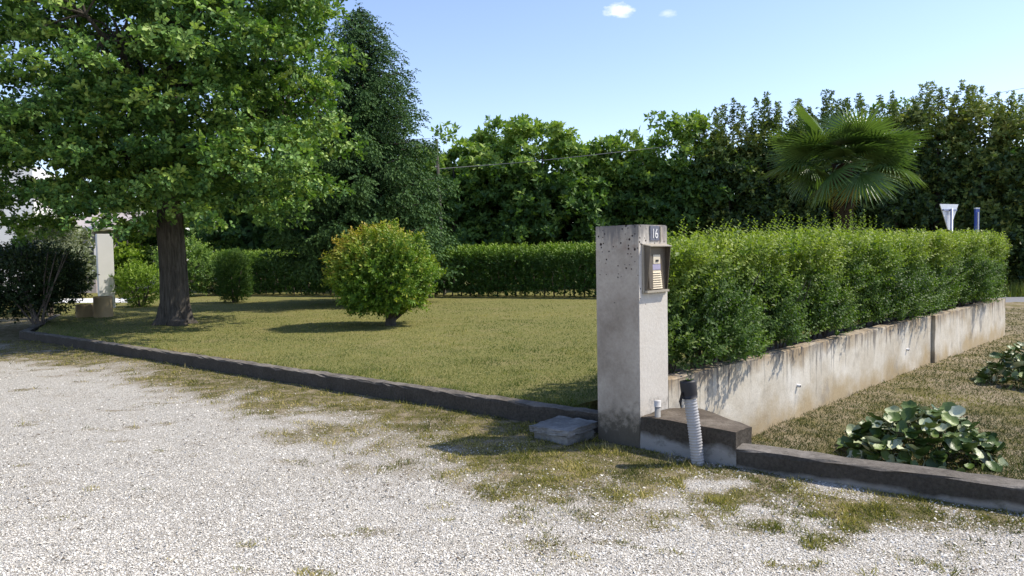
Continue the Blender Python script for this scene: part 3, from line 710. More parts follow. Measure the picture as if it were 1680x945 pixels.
# ------------------------------------------------------------------ golden clipped shrub
GB = G(641, 534, LZ); print('shrub', GB)
gs = empty('golden_shrub', GB, 'round clipped shrub with golden leaf tips, on a short trunk in mid lawn', 'shrub')
parts = [tube([GB+Vector((0, 0, -.1)), GB+Vector((.0, 0, .2)), GB+Vector((-.02, 0, .6)), GB+Vector((0, 0, 1.3))], [.13, .10, .09, .04], 10)]
for i in range(11):
    th = i*2.4; st = GB+Vector((.03*math.cos(th), .03*math.sin(th), .08+.03*i)); e = GB+Vector((.85*math.cos(th), .85*math.sin(th), .85+.04*(i % 4)))
    parts.append(tube(branch_path(st, e, -.05, 5, i, .05), np.linspace(.042, .012, 6), 6))
V1, T1, t1 = join(parts); link('stems', npmesh('stems', V1, T1), BARK, gs)
r = np.random.default_rng(5); n = 4600
d = unit(r.normal(size=(n, 3))); d = d/((np.abs(d)**2.5).sum(1)**(1/2.5))[:, None]; f = (.62+.42*r.random(n)**.5)
wob = 1+.09*np.sin(d[:, 0]*7+1)*np.cos(d[:, 2]*6)+.07*np.sin(d[:, 1]*9+d[:, 0]*4)+.07*np.sin(d[:, 0]*15+d[:, 2]*11)+r.normal(0, .035, n)
zc = 1.13; pos = np.array([GB.x-.16, GB.y, LZ+zc-.03])+d*np.array([.90, .92, .76])*(f*wob)[:, None]
pos[:, 2] = np.where(d[:, 2] < 0, np.maximum(pos[:, 2], LZ+.36+.35*np.hypot(d[:, 0], d[:, 1])*0+.1*r.random(n)), pos[:, 2])
sp = [sprig(9, s, 1, .42, .9, .3) for s in range(4)]
gold = .50+.48*np.clip(d[:, 2]*.6-d[:, 0]*.5-.2, -.3, 1)+.12*(r.random(n) > .8)+.1*(d[:, 0] > .4)+r.normal(0, .08, n)
parts = []; ids = r.integers(0, 4, n)
ax = d*.9+np.array([0, 0, .55])+r.normal(0, .35, (n, 3)); nr = r.normal(size=(n, 3))
for k in range(4):
    s_ = ids == k; parts.append(scatter(sp[k][0], sp[k][1], pos[s_], ax[s_], nr[s_], .19*r.uniform(.6, 1.35, s_.sum()), gold[s_], sp[k][2]))
V1, T1, t1 = join(parts); link('foliage', npmesh('foliage', V1, T1, np.clip(t1, 0, 1)), PHOTINIA, gs)

# ------------------------------------------------------------------ generic bush / hedge makers
def bush(name, base, rx, ry, h, mat, label, cat, n, size, seed, z0=.0, stems=5, tint0=.45, group=None, boxy=2.0, leaf=.4):
    e = empty(name, base, label, cat, group); r = np.random.default_rng(seed)
    d = unit(r.normal(size=(n, 3))); 
    if boxy > 2:
        d = d/((np.abs(d)**boxy).sum(1)**(1/boxy))[:, None]
    f = .45+.57*r.random(n)**.5; wob = 1+.09*np.sin(d[:, 0]*6+seed)*np.cos(d[:, 2]*5)+.06*np.sin(d[:, 1]*8+seed)
    c = np.array(base)+np.array([0, 0, z0+(h-z0)/2]); pos = c+d*np.array([rx, ry, (h-z0)/2])*(f*wob)[:, None]
    ax = d+np.array([0, 0, .6])+r.normal(0, .4, (n, 3)); nr = r.normal(size=(n, 3)); ids = r.integers(0, 3, n); parts = []
    tm = [sprig(9, s+seed, 1, leaf, .9, .3) for s in range(3)]
    ti = tint0+.15*d[:, 2]+r.normal(0, .1, n)
    for k in range(3):
        s_ = ids == k; parts.append(scatter(tm[k][0], tm[k][1], pos[s_], ax[s_], nr[s_], size*r.uniform(.7, 1.2, s_.sum()), ti[s_], tm[k][2]))
    V1, T1, t1 = join(parts); link('foliage', npmesh('foliage', V1, T1, np.clip(t1, 0, 1)), mat, e)
    if stems:
        parts = []
        for i in range(stems):
            th = i*2.4; b = Vector(base)
            parts.append(tube(branch_path(b+Vector((.05*math.cos(th), .05*math.sin(th), -.05)), b+Vector((rx*.6*math.cos(th), ry*.6*math.sin(th), z0+(h-z0)*.6)), .03, 4, i+seed, .04), np.linspace(.035, .01, 5), 6))
        V1, T1, t1 = join(parts); link('stems', npmesh('stems', V1, T1), TWIG, e)
    return e
cb = G(384, 496, LZ)
bush('round_topped_shrub', cb, .50, .5, 1.68, FARPRIVET, 'narrow clipped green shrub standing just right of the oak trunk', 'shrub', 2600, .13, 31, .12, 4, .45, boxy=3.5)
cb = G(231, 503, LZ)
bush('lime_shrub', cb, .62, .6, 1.25, LIME, 'loose lime green shrub left of the oak trunk', 'shrub', 520, .24, 32, .1, 6, .5)
cb = G(305, 487, LZ)
bush('garden_shrub', cb, 1.1, .8, 2.2, BROAD, 'mid green shrub seen directly behind the oak trunk', 'shrub', 900, .3, 35, .1, 4, .6)

# near hedge on the retaining wall
hd = empty('privet_hedge', W0, 'bright green untrimmed privet hedge growing above the retaining wall', 'hedge')
r = np.random.default_rng(21)
def hedge_points(n, L, wdt, hfun, zb):
    """points near the skin of a long box; returns s, t(0 front..1 back), z, outward"""
    s = r.random(n)*L; which = r.random(n); t_ = np.empty(n); z = np.empty(n); o = np.zeros((n, 3)); ht = hfun(s)
    dep = (r.random(n)**1.8)*.30
    fr = which < .50; tp_ = (which >= .50) & (which < .80); bk = which >= .80
    hz = r.random(n)
    t_[fr] = dep[fr]; z[fr] = zb+hz[fr]*(ht[fr]-zb); o[fr] = (0, -1, .35)
    t_[tp_] = r.random(tp_.sum())*wdt; z[tp_] = ht[tp_]-dep[tp_]; o[tp_] = (0, -.1, 1)
    t_[bk] = wdt-dep[bk]; z[bk] = zb+hz[bk]*(ht[bk]-zb); o[bk] = (0, 1, .35)
    return s, t_, z, o
HW = 1.0; HL = WL+.1
hf = lambda s: np.interp(s, [0, .3, 1, 3, 6, 9, 12, 13.5], [1.50, 1.56, 1.56, 1.58, 1.62, 1.66, 1.69, 1.64]) + (fbm(s, s*0, .5, 61)-.5)*.14
n = 14000; s, t_, z, o = hedge_points(n, HL-.15, HW, hf, WT+.04)
# denser close to the camera
keep = r.random(n) < np.interp(s, [0, 4, HL], [1, .9, .75]); s, t_, z, o = s[keep], t_[keep], z[keep], o[keep]; n = len(s)
bulge = (fbm(s, z*.8, .6, 63)-.5)*.75+(fbm(s, z, .2, 64)-.5)*.14
edge = -.20*np.clip(1-(z-WT)/.35, 0, 1)*(fbm(s, s*0+3, .4, 66) > .5)        # twigs hanging over the coping
gap = np.exp(-((s-SJ+.15)/.12)**2)*.30
t2 = t_ + np.where(o[:, 1] < 0, -bulge+.10+edge*1.0+gap, 0)
low = np.clip((WT+.30-z)/.3, 0, 1)*(fbm(s, s*0, .8, 67) > .52); t2 = t2+np.where(o[:, 1] < 0, low*.10, 0)
rnd = np.clip(s-(HL-.75), 0, 1)**2*.8; t2 = t2+np.where(o[:, 1] < 0, rnd, 0)
def hw(s, t_, z):
    t_ = np.minimum(t_, .42+.62*s+0*t_)
    b = np.array(W0)+np.outer(s, np.array(WD))-np.outer(t_-.05, np.array(WN_)); b[:, 2] = z; return b
pos = hw(s+.15, t2, z)
ow = -np.outer(o[:, 1]*-1, 0*np.array(WN_)) + np.outer(-o[:, 1], np.array(WN_)) + np.outer(o[:, 2], np.array([0, 0, 1.])) + np.outer(o[:, 0], np.array(WD))
ax = ow*.7+np.array([0, 0, .55])+r.normal(0, .42, (n, 3)); nr = r.normal(size=(n, 3))
tm = [sprig(13, 70+k, 1, .27, 1.0, .3) for k in range(5)]
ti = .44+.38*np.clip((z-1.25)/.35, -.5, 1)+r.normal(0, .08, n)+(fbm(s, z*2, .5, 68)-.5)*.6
ids = r.integers(0, 5, n); parts = []
for k in range(5):
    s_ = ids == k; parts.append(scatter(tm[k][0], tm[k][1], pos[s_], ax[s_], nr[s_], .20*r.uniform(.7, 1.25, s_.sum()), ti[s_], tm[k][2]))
# inner leaf mass that keeps the hedge closed
n3 = 16000; s3 = r.random(n3)*(HL-.5)+.2; t3 = .3+r.random(n3)*(HW-.45); z3 = WT+.1+r.random(n3)*(hf(s3)-WT-.3)
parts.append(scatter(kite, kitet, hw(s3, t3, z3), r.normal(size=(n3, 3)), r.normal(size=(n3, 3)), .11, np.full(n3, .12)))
# tall shoots
shoots = [(px, py) for px, py in ((1270, 352), (1262, 362), (1281, 366), (1298, 372), (1322, 372), (1338, 356), (1347, 366), (1358, 362), (1378, 372), (1396, 345), (1404, 352), (1418, 356), (1190, 376), (1146, 374), (1160, 372), (1120, 374), (1105, 382), (1213, 380), (1466, 372), (1500, 370), (1520, 372), (1560, 378), (1600, 372))]
for i in range(60): shoots.append((random.uniform(1108, 1480), random.uniform(352, 380)))
for i in range(24): shoots.append((random.uniform(1260, 1290), random.uniform(345, 372)) if i < 8 else (random.uniform(1325, 1420), random.uniform(345, 372)))
for i, (px, py) in enumerate(shoots):
    # where the hedge middle lies under this pixel
    d = pixdir(px, py); o0 = Vector((0, 0, CAMH)); pw = W0-WN_*(.25+.5*random.random()); tt = ((pw-o0).dot(WN_))/(d.dot(WN_)); q_ = o0+d*tt
    s0 = (q_-W0).dot(WD)
    if s0 < .2 or s0 > HL: continue
    zt_ = q_.z; zb_ = float(hf(np.array([s0]))[0])-.25; h_ = max(.25, zt_-zb_); m = int(h_/.022)
    f = np.linspace(0, 1, m); sway = random.gauss(0, .04)
    pp = np.array([[q_.x+sway*a_*a_, q_.y+sway*a_, zb_+h_*a_] for a_ in f]); th = np.arange(m)*2.2
    axx = np.stack([np.cos(th), np.sin(th), np.full(m, .7)], 1); nrr = np.stack([-np.cos(th)*.5, -np.sin(th)*.5, np.full(m, 1.)], 1)
    parts.append(scatter(kite, kitet, pp, axx, nrr, .062*(1.1-.5*f), .55+.2*f)); parts.append(tube([pp[0], pp[len(pp)//2], pp[-1]], [.004, .003, .002], 4, False))
n5 = 420; s5 = r.random(n5)*(HL-.3)+.1; t5 = r.random(n5)*HW*.8; z5 = hf(s5)
p5 = hw(s5, t5, z5-.06); V5 = scatter(tm[0][0], tm[0][1], p5, np.array([0, 0, 1.])+r.normal(0, .18, (n5, 3)), r.normal(size=(n5, 3)), r.uniform(.16, .30, n5), .6+r.normal(0, .08, n5), tm[0][2]); parts.append(V5)
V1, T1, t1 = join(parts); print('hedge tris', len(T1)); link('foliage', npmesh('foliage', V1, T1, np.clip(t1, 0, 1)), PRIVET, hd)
parts = []
for i in range(70):
    s0 = .2+i*(HL-.4)/70; b = Vector(hw(np.array([s0]), np.array([.35+.3*random.random()]), np.array([WT-.1]))[0])
    for k in range(3):
        e = b+WD*random.gauss(0, .15)+WN_*random.gauss(.1, .15)+Vector((0, 0, random.uniform(.5, 1.0)))
        parts.append(tube(branch_path(b, e, .0, 3, i*3+k, .06), np.linspace(.012, .004, 4), 5, False))
V1, T1, t1 = join(parts); link('stems', npmesh('stems', V1, T1), TWIG, hd)

# far hedge
fh0 = G(325, 484, LZ); fh1 = Vector((4.6, 25.4, LZ)); fh1 = G(985, 489, LZ); FD = (fh1-fh0).normalized(); FL = (fh1-fh0).length+4.0; FN = Vector((-FD.y, FD.x, 0))
print('far hedge', fh0, fh1, FL)
fe = empty('far_hedge', fh0, 'long low clipped hedge with bright top along the back of the lawn', 'hedge')
r = np.random.default_rng(22)
n = 9000; s, t_, z, o = hedge_points(n, FL, 1.2, lambda s: 1.66+(fbm(s, s*0, .8, 71)-.5)*.16, LZ)
pos = np.array(fh0)+np.outer(s, np.array(FD))+np.outer(t_+(fbm(s, z, .6, 72)-.5)*.25*(t_ < .5), np.array(FN)); pos[:, 2] = z
ow = np.outer(o[:, 1], np.array(FN))+np.outer(o[:, 2], np.array([0, 0, 1.]))
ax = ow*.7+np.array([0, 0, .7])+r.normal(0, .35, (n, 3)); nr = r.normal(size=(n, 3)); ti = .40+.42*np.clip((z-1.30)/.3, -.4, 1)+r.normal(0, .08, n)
tm2 = [sprig(8, 90+k, 1, .45, .9, .3) for k in range(3)]; parts = []; ids = r.integers(0, 3, n)
for k in range(3):
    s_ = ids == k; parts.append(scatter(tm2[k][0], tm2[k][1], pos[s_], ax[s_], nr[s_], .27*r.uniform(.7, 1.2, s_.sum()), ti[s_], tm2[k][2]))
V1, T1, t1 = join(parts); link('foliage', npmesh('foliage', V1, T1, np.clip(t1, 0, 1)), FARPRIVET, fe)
parts = []
for i in range(60):
    b = fh0+FD*(FL*i/60+.2)+FN*.6; parts.append(tube([b, b+Vector((random.gauss(0, .1), 0, .6)), b+Vector((random.gauss(0, .2), random.gauss(0, .2), 1.2))], [.03, .02, .008], 5, False))
V1, T1, t1 = join(parts); link('stems', npmesh('stems', V1, T1), TWIG, fe)

# ------------------------------------------------------------------ spruce
SB = P(602, 470, 23.0); SB.z = LZ
sp_ = empty('spruce_tree', SB, 'tall dark spruce with drooping sprays rising behind the oak', 'tree')
r = np.random.default_rng(41); H = 9.1
V1, T1, t1 = tube([SB, SB+Vector((0, 0, 5)), SB+Vector((0, 0, H))], [.28, .18, .02], 10); link('trunk', npmesh('trunk', V1, T1), BARK, sp_)
needle = sprig(8, 5, 1, .30, .5, .2)
pp, aa, nn, tt_, sz_ = [], [], [], [], []; parts_b = []
for i in range(330):
    f = i/330; z = 1.2+(H-1.3)*f; L = 2.95*(1-f)**.56*(1 if f > .12 else .75+.25*f/.12)+.05; L *= r.uniform(.66, 1.14); th = i*2.399+r.normal(0, .2)
    dirv = np.array([math.cos(th), math.sin(th), 0]); m = max(4, int(L*10)); a_ = np.array(SB)+np.array([0, 0, z])
    fr = np.linspace(.15, 1, m); drop = -.28*L*fr*(1-.45*fr)*2*.5+.10*L*fr**3
    P_ = a_+np.outer(fr*L, dirv)+np.outer(drop, [0, 0, 1.]); parts_b.append(tube([a_, P_[m//2], P_[-1]], [.03, .018, .005], 4, False))
    for rep in range(3):
        side_ = np.array([-dirv[1], dirv[0], 0])*(rep-1)
        q_ = P_+r.normal(0, .06, P_.shape); pp.append(q_); aa.append(dirv*.55+side_*.8+np.array([0, 0, -.35 if rep == 1 else -.45])+r.normal(0, .2, P_.shape)); nn.append(np.array([0, 0, 1.])+r.normal(0, .3, P_.shape)); tt_.append(.35+.35*fr+r.normal(0, .1, m)); sz_.append(np.full(m, 1-.45*f))
pp, aa, nn, tt_ = map(np.concatenate, (pp, aa, nn, tt_)); print('spruce sprigs', len(pp))
V1, T1, t1 = scatter(needle[0], needle[1], pp, aa, nn, r.uniform(.34, .6, len(pp))*np.concatenate(sz_), tt_, needle[2])
link('crown', npmesh('crown', V1, T1, np.clip(t1, 0, 1)), SPRUCE, sp_)
V1, T1, t1 = join(parts_b); link('branches', npmesh('branches', V1, T1), BARK, sp_)

# ------------------------------------------------------------------ row of tall trees behind
tri3 = [rosette(kite, kitet, 5, 100+s, (-.2, .9)) for s in range(3)]
def back_tree(name, px, top, hw_px, Y, mat, label, seed, kind='round', tint0=.42, group='trees closing the garden at the back', lsize=.25, dens=1.0, zb=.5):
    b = P(px, 470, Y); b.z = -.3 if px > 1000 else LZ-.05; tz = P(px, top, Y).z; rx = hw_px/F*Y; e = empty(name, b, label, 'tree', group)
    h = tz-b.z; c = np.array(b)
    V1, T1, t1 = tube(branch_path(b+Vector((0, 0, -.1)), b+Vector((0, 0, h*.8)), 0, 5, seed, .01), np.linspace(.16, .03, 6), 8)
    link('trunk', npmesh('trunk', V1, T1), BARK, e)
    if kind == 'round':
        sh = [(c+np.array([0, 0, h*.68]), (rx, rx*.95, h*.32)), (c+np.array([.2*rx, -.2, h*.36]), (rx*.95, rx, h*.30)), (c+np.array([-.3*rx, 0, h*.5]), (rx*.8, rx*.8, h*.3))]
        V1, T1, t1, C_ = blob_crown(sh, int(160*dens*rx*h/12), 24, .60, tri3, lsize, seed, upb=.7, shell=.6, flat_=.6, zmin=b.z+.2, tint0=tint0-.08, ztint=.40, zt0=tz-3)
    else:
        sh = [(c+np.array([0, 0, h*.66]), (rx, rx*.9, h*.27)), (c+np.array([0, 0, h*.45]), (rx*1.05, rx, h*.40)), (c+np.array([0, 0, h*.22]), (rx*1.1, rx, h*.24))]
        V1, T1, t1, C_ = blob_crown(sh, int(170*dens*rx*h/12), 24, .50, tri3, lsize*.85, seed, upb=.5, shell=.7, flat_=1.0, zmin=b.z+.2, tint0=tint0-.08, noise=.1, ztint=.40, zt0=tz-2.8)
        rr = np.random.default_rng(seed); m = 16       # upright shoots above the top
        P5, A5, S5 = [], [], []
        for k in range(m):
            x_ = rr.uniform(-rx, rx); y_ = rr.uniform(-rx*.7, rx*.7); zt = tz-.5*(abs(x_)/rx)**2+rr.uniform(-.35, .6); hh_ = rr.uniform(.8, 1.6); q = int(hh_/.1)
            for j in range(q):
                P5 += [(b.x+x_+rr.normal(0, .03+.12*(1-j/q)), b.y+y_+rr.normal(0, .06), zt-hh_+hh_*j/q) for _ in range(3)]
        P5 = np.array(P5); mm = len(P5)
        a5 = scatter(tri3[0][0], tri3[0][1], P5, rr.normal(size=(mm, 3)), np.array([0, 0, 1.])+rr.normal(0, .5, (mm, 3)), lsize*.5, tint0+.2+rr.normal(0, .1, mm), tri3[0][2])
        V1, T1, t1 = join([(V1, T1, t1), a5])
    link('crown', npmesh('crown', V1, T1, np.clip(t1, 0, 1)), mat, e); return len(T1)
tot = 0
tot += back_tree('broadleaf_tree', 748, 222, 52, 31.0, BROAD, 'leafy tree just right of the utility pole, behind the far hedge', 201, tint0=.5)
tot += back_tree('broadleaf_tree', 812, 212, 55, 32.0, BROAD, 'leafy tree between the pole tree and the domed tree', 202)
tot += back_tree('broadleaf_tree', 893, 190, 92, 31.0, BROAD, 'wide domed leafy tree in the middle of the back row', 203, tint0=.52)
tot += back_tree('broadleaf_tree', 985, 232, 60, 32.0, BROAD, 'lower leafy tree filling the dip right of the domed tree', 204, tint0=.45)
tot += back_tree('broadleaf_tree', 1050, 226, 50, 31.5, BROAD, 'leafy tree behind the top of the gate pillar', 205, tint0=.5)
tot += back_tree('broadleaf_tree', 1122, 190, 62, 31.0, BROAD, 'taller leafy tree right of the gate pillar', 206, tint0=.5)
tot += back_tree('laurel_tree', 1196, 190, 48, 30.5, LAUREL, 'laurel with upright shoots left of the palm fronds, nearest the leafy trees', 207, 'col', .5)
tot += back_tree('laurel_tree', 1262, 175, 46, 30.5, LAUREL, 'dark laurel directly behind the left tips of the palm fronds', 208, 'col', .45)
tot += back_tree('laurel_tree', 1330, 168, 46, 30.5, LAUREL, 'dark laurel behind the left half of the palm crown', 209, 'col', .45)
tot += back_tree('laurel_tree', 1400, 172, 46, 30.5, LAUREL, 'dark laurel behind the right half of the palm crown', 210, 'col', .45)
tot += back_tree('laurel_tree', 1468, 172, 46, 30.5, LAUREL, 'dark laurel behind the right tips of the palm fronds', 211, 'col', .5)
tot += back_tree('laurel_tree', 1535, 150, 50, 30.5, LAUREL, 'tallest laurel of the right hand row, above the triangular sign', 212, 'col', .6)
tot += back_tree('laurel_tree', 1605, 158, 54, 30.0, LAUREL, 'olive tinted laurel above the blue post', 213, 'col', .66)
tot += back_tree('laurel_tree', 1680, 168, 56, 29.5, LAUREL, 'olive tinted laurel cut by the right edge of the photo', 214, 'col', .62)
tot += back_tree('open_tree', 1462, 140, 30, 38.0, BROAD, 'thin airy tree poking up behind the laurels right of the palm', 216, 'round', .5, dens=.35)
# behind the oak and on the left
tot += back_tree('broadleaf_tree', 690, 250, 60, 33.0, BROAD, 'dark tree filling the gap between spruce and utility pole', 217, tint0=.35)
tot += back_tree('broadleaf_tree', 620, 230, 75, 33.5, BROAD, 'dark tree whose leaves fill the space behind the spruce foot', 218, tint0=.3, dens=.5)
tot += back_tree('broadleaf_tree', 520, 240, 80, 34.0, BROAD, 'dark tree behind the oak, above the far hedge', 219, tint0=.3, dens=.5)
tot += back_tree('broadleaf_tree', 420, 250, 80, 35.0, BROAD, 'dark tree behind the narrow clipped shrub', 220, tint0=.3, dens=.6)
tot += back_tree('broadleaf_tree', 320, 300, 70, 38.0, BROAD, 'pale leafy tree seen behind the oak trunk', 221, tint0=.6, dens=.6)
tot += back_tree('broadleaf_tree', 225, 290, 60, 40.0, BROAD, 'pale leafy tree seen left of the oak trunk near the brick house', 222, tint0=.6, dens=.6)
tot += back_tree('young_tree', 212, 372, 34, 36.0, LIME, 'fresh green young tree between the white column and the oak trunk', 223, tint0=.45, group='young trees left of the oak', dens=1.0)
tot += back_tree('young_tree', 108, 360, 34, 30.0, OLIVE, 'grey green young tree in front of the white house', 224, tint0=.4, group='young trees left of the oak', dens=1.2)
print('back tris', tot)

# undergrowth closing the foot of the row
r = np.random.default_rng(400); n = 9500; px_ = r.uniform(380, 1800, n); yy = r.uniform(33, 35.5, n); d_ = np.stack([(px_-840)/F*yy, yy, LZ-.3+r.random(n)**.8*(4.6+fbm(px_, yy*0, 60, 401)*2.0)], 1)
V1, T1, t1 = scatter(tri3[1][0], tri3[1][1], d_, r.normal(size=(n, 3)), r.normal(size=(n, 3))+np.array([0, 0, .5]), .46, .25+r.normal(0, .1, n), tri3[1][2])
tag(link('undergrowth', npmesh('undergrowth', V1, T1, np.clip(t1, 0, 1)), BROAD), 'dense dark undergrowth between the trunks of the back row', 'undergrowth', kind='stuff')
# ------------------------------------------------------------------ palm
PY = 17.0; ph = P(1382, 268, PY); pb = Vector((ph.x+.1, PY, GZ)); print('palm', ph)
pm = empty('fan_palm', pb, 'fan palm with a round head of green fronds behind the near hedge', 'palm')
pts = [pb.lerp(ph, f)+Vector((0, 0, 0)) for f in np.linspace(0, 1, 40)]; rads = [.15+.03*(i % 2)+.05*min(1, i/30) for i in range(40)]
V1, T1, t1 = tube(pts, rads, 14); V1 += rng.normal(0, .012, V1.shape); link('trunk', npmesh('trunk', V1, T1), PALMBARK, pm)
def frond_mesh(seed, droop=.3):
    r = np.random.default_rng(seed); V, T, t = [], [], []; off = 0
    Lp = r.uniform(.62, .85); n = 36; half = R(112)
    # petiole along +X, fan at the end; local z is up
    pv, pt, _ = tube([(0, 0, 0), (Lp*.5, 0, .03), (Lp, 0, .0)], [.018, .012, .010], 5); V.append(pv); T.append(pt); t.append(np.full(len(pv), .55)); off = len(pv)
    base_t = r.uniform(.3, .62)
    for i in range(n):
        a = -half+2*half*i/(n-1); L = (.80-.22*(abs(a)/half)**2)*r.uniform(.93, 1.05); wd = .019
        dx, dy = math.cos(a), math.sin(a); nx_, ny_ = -dy, dx; vs = []
        for k, (f, ww) in enumerate(((.03, .35), (.45, 1.0), (.75, .75), (1.0, .04))):
            z = -droop*max(0, f-.3)**1.7*(.7+.5*r.random()) - .12*(1-math.cos(a))*f - (.10+droop*.25)*f*max(0, math.cos(a))
            cx_, cy_ = Lp+dx*L*f, dy*L*f; vs += [(cx_-nx_*wd*ww, cy_-ny_*wd*ww, z+.012*ww), (cx_, cy_, z-.008*ww), (cx_+nx_*wd*ww, cy_+ny_*wd*ww, z+.012*ww)]
        tt = []
        for k in range(3):
            for j in range(2):
                p = k*3+j; tt += [(p, p+1, p+4), (p, p+4, p+3)]
        V.append(np.array(vs)); T.append(np.array(tt)+off); t.append(np.repeat(np.array([0, .03, .08, .18]), 3)+base_t+r.normal(0, .04)); off += 12
    return npmesh('frond', np.concatenate(V), np.concatenate(T), np.clip(np.concatenate(t), 0, 1))
fm = [frond_mesh(s, dr) for s, dr in ((1, .05), (2, .10), (3, .16), (4, .28))]; old = frond_mesh(9, 1.2)
for k in fm+[old]: k.materials.append(PALM)
av = np.zeros(len(old.vertices)); av[:] = np.random.default_rng(1).uniform(.9, 1, len(av)); old.attributes['tint'].data.foreach_set('value', av.astype(np.float32))
r = np.random.default_rng(77)
ml = Matrix.Translation(pb)
def add_frond(me, az, el, twist, sc):
    o = bpy.data.objects.new('frond', me); COL.objects.link(o); o.parent = pm
    o.matrix_parent_inverse = Matrix.Identity(4)
    o.location = ph-pb+Vector((0, 0, r.uniform(-.12, .12))); o.rotation_mode = 'XYZ'
    m = Matrix.Rotation(az, 3, 'Z') @ Matrix.Rotation(-el, 3, 'Y') @ Matrix.Rotation(twist, 3, 'X'); o.rotation_euler = m.to_euler(); o.scale = (sc, sc, sc)
    return o
for i in range(42):
    f = i/42; el = R(58-72*f**.75)+r.normal(0, .18); az = i*2.399
    add_frond(fm[0 if f < .3 else 1 if f < .55 else 2 if f < .85 else 3], az, el, r.normal(0, .55), r.uniform(.98, 1.28))
for az, el in ((R(-50), R(-58)), (R(-130), R(-65))):
    o = add_frond(old, az, el, 0, .6); o['label'] = 'yellowed hanging frond'

# ------------------------------------------------------------------ broad-leaved plants in the bed
s = Mt('glossy bergenia leaf'); rn = s.n.new('ShaderNodeObjectInfo').outputs['Random']
c = s.ramp(rn, [(0, (.045, .085, .018)), (.5, (.10, .155, .03)), (.7, (.2, .26, .07)), (1, (.6, .62, .42))])
vn = s.noise(9, 4, .6); c = s.mix(.4, c, s.ramp(vn, [(.35, .55), (.65, 1.0)]), 'MULTIPLY')
s.bump(vn, .3, .01); BERG = s.base(c, .4, .35)
def bergleaf(seed):
    r = np.random.default_rng(seed); V = []; T = []; n = 14
    for ri, f in enumerate((0, .5, 1.0)):
        for j in range(n if ri else 1):
            th = 2*math.pi*j/n; rr = f*(1+.08*r.normal()) ; x = rr*.42*math.sin(th); y = .5-rr*.5*math.cos(th)*(1.0)
            V.append((x, y, .18*rr*rr*(1 if ri else 0)-.12*(y-.4)**2*2+ (.04*r.normal() if ri == 2 else 0)))
    for j in range(n):
        k = (j+1) % n; T += [(0, 1+k, 1+j), (1+j, 1+k, 1+n+k), (1+j, 1+n+k, 1+n+j)]
    pv, pt, _ = tube([(0, 0.02, -.02), (0, -.25, -.25), (0, -.4, -.9)], [.03, .035, .04], 5); T = np.concatenate([np.array(T), pt+len(V)]); V = np.concatenate([np.array(V), pv])
    me = npmesh('leaf', V, T); me.shade_smooth(); me.materials.append(BERG); return me
blm = [bergleaf(s) for s in range(5)]
def bergenia(c, rx, ry, h, n, label, seed):
    e = empty('broad_leaved_plant', c, label, 'plant', 'broad leaved plants in the right hand bed'); r = np.random.default_rng(seed)
    for i in range(n):
        th = r.uniform(0, 2*math.pi); f = math.sqrt(r.random()); x, y = rx*f*math.cos(th), ry*f*math.sin(th); z = h*(1-f*f)*r.uniform(.5, 1.0)+.04
        o = bpy.data.objects.new('leaf', blm[r.integers(5)]); COL.objects.link(o); o.parent = e; o.location = (x, y, z)
        tilt = r.uniform(-.9, 1.3)*(.5+.6*f)
        m = Matrix.Rotation(th-math.pi/2+r.normal(0, .5), 3, 'Z') @ Matrix.Rotation(-tilt, 3, 'X') @ Matrix.Rotation(r.normal(0, .3), 3, 'Y')
        o.rotation_euler = m.to_euler(); o.scale = (1, 1, 1); o.scale = [r.uniform(.09, .155)]*3
bc = G(1512, 728, GZ+.1); print('berg', bc)
bergenia((bc.x, bc.y, GZ), .60, .54, .40, 290, 'clump of glossy round leaves just behind the right kerb', 301)
bc = G(1700, 618, GZ+.1)
bergenia((bc.x, bc.y, GZ), .66, .62, .5, 240, 'leafy clump cut by the right edge of the photo, further back in the bed', 302)

# ------------------------------------------------------------------ grass blades (stuff)
def blades(x, y, z, h, ti, seed, wd=.0035, lean=.5):
    r = np.random.default_rng(seed); n = len(x); bl = np.array([(-1, 0, 0), (1, 0, 0), (0, 1, 0)]); 
    a = np.stack([r.normal(0, lean, n), r.normal(0, lean, n), np.ones(n)], 1); a = unit(a)*np.asarray(h)[:, None] if np.ndim(h) else unit(a)*h
    th = r.uniform(0, np.pi, n); s_ = np.stack([np.cos(th), np.sin(th), np.zeros(n)], 1)*(wd if np.ndim(wd) == 0 else np.asarray(wd)[:, None])
    p = np.stack([x, y, z], 1); V = np.stack([p-s_, p+s_, p+a], 1).reshape(-1, 3); T = np.arange(n*3).reshape(-1, 3); return V, T, np.repeat(ti, 3)
# lawn
x, y = sample_view(300000, 6.6, 27, 0, 1.9); 
ok = inside(lawn_poly, x, y) & (side(x, y, K0, KD) > .02); x, y = x[ok], y[ok]; n = len(x)
hh = rng.uniform(.012, .042, n)*(1+.6*(fbm(x, y, .5, 81) > .62)); dk = side(x, y, K0, KD); hh = hh*np.where(dk < .12, 2.2, 1)
ti = .33+1.5*(fbm(x, y, 2.2, 82)-.46)+.9*(fbm(x, y, .3, 84)-.5)+rng.normal(0, .24, n)
V1, T1, t1 = blades(x, y, np.full(n, LZ-.003), hh, ti, 1, .0036*np.clip(y/8, 1, 2.2), 1.1)
tag(link('lawn_grass', npmesh('lawn_grass', V1, T1, np.clip(t1, 0, 1)), GRASS), 'short partly dry grass of the lawn', 'grass', kind='stuff'); print('lawn blades', n)
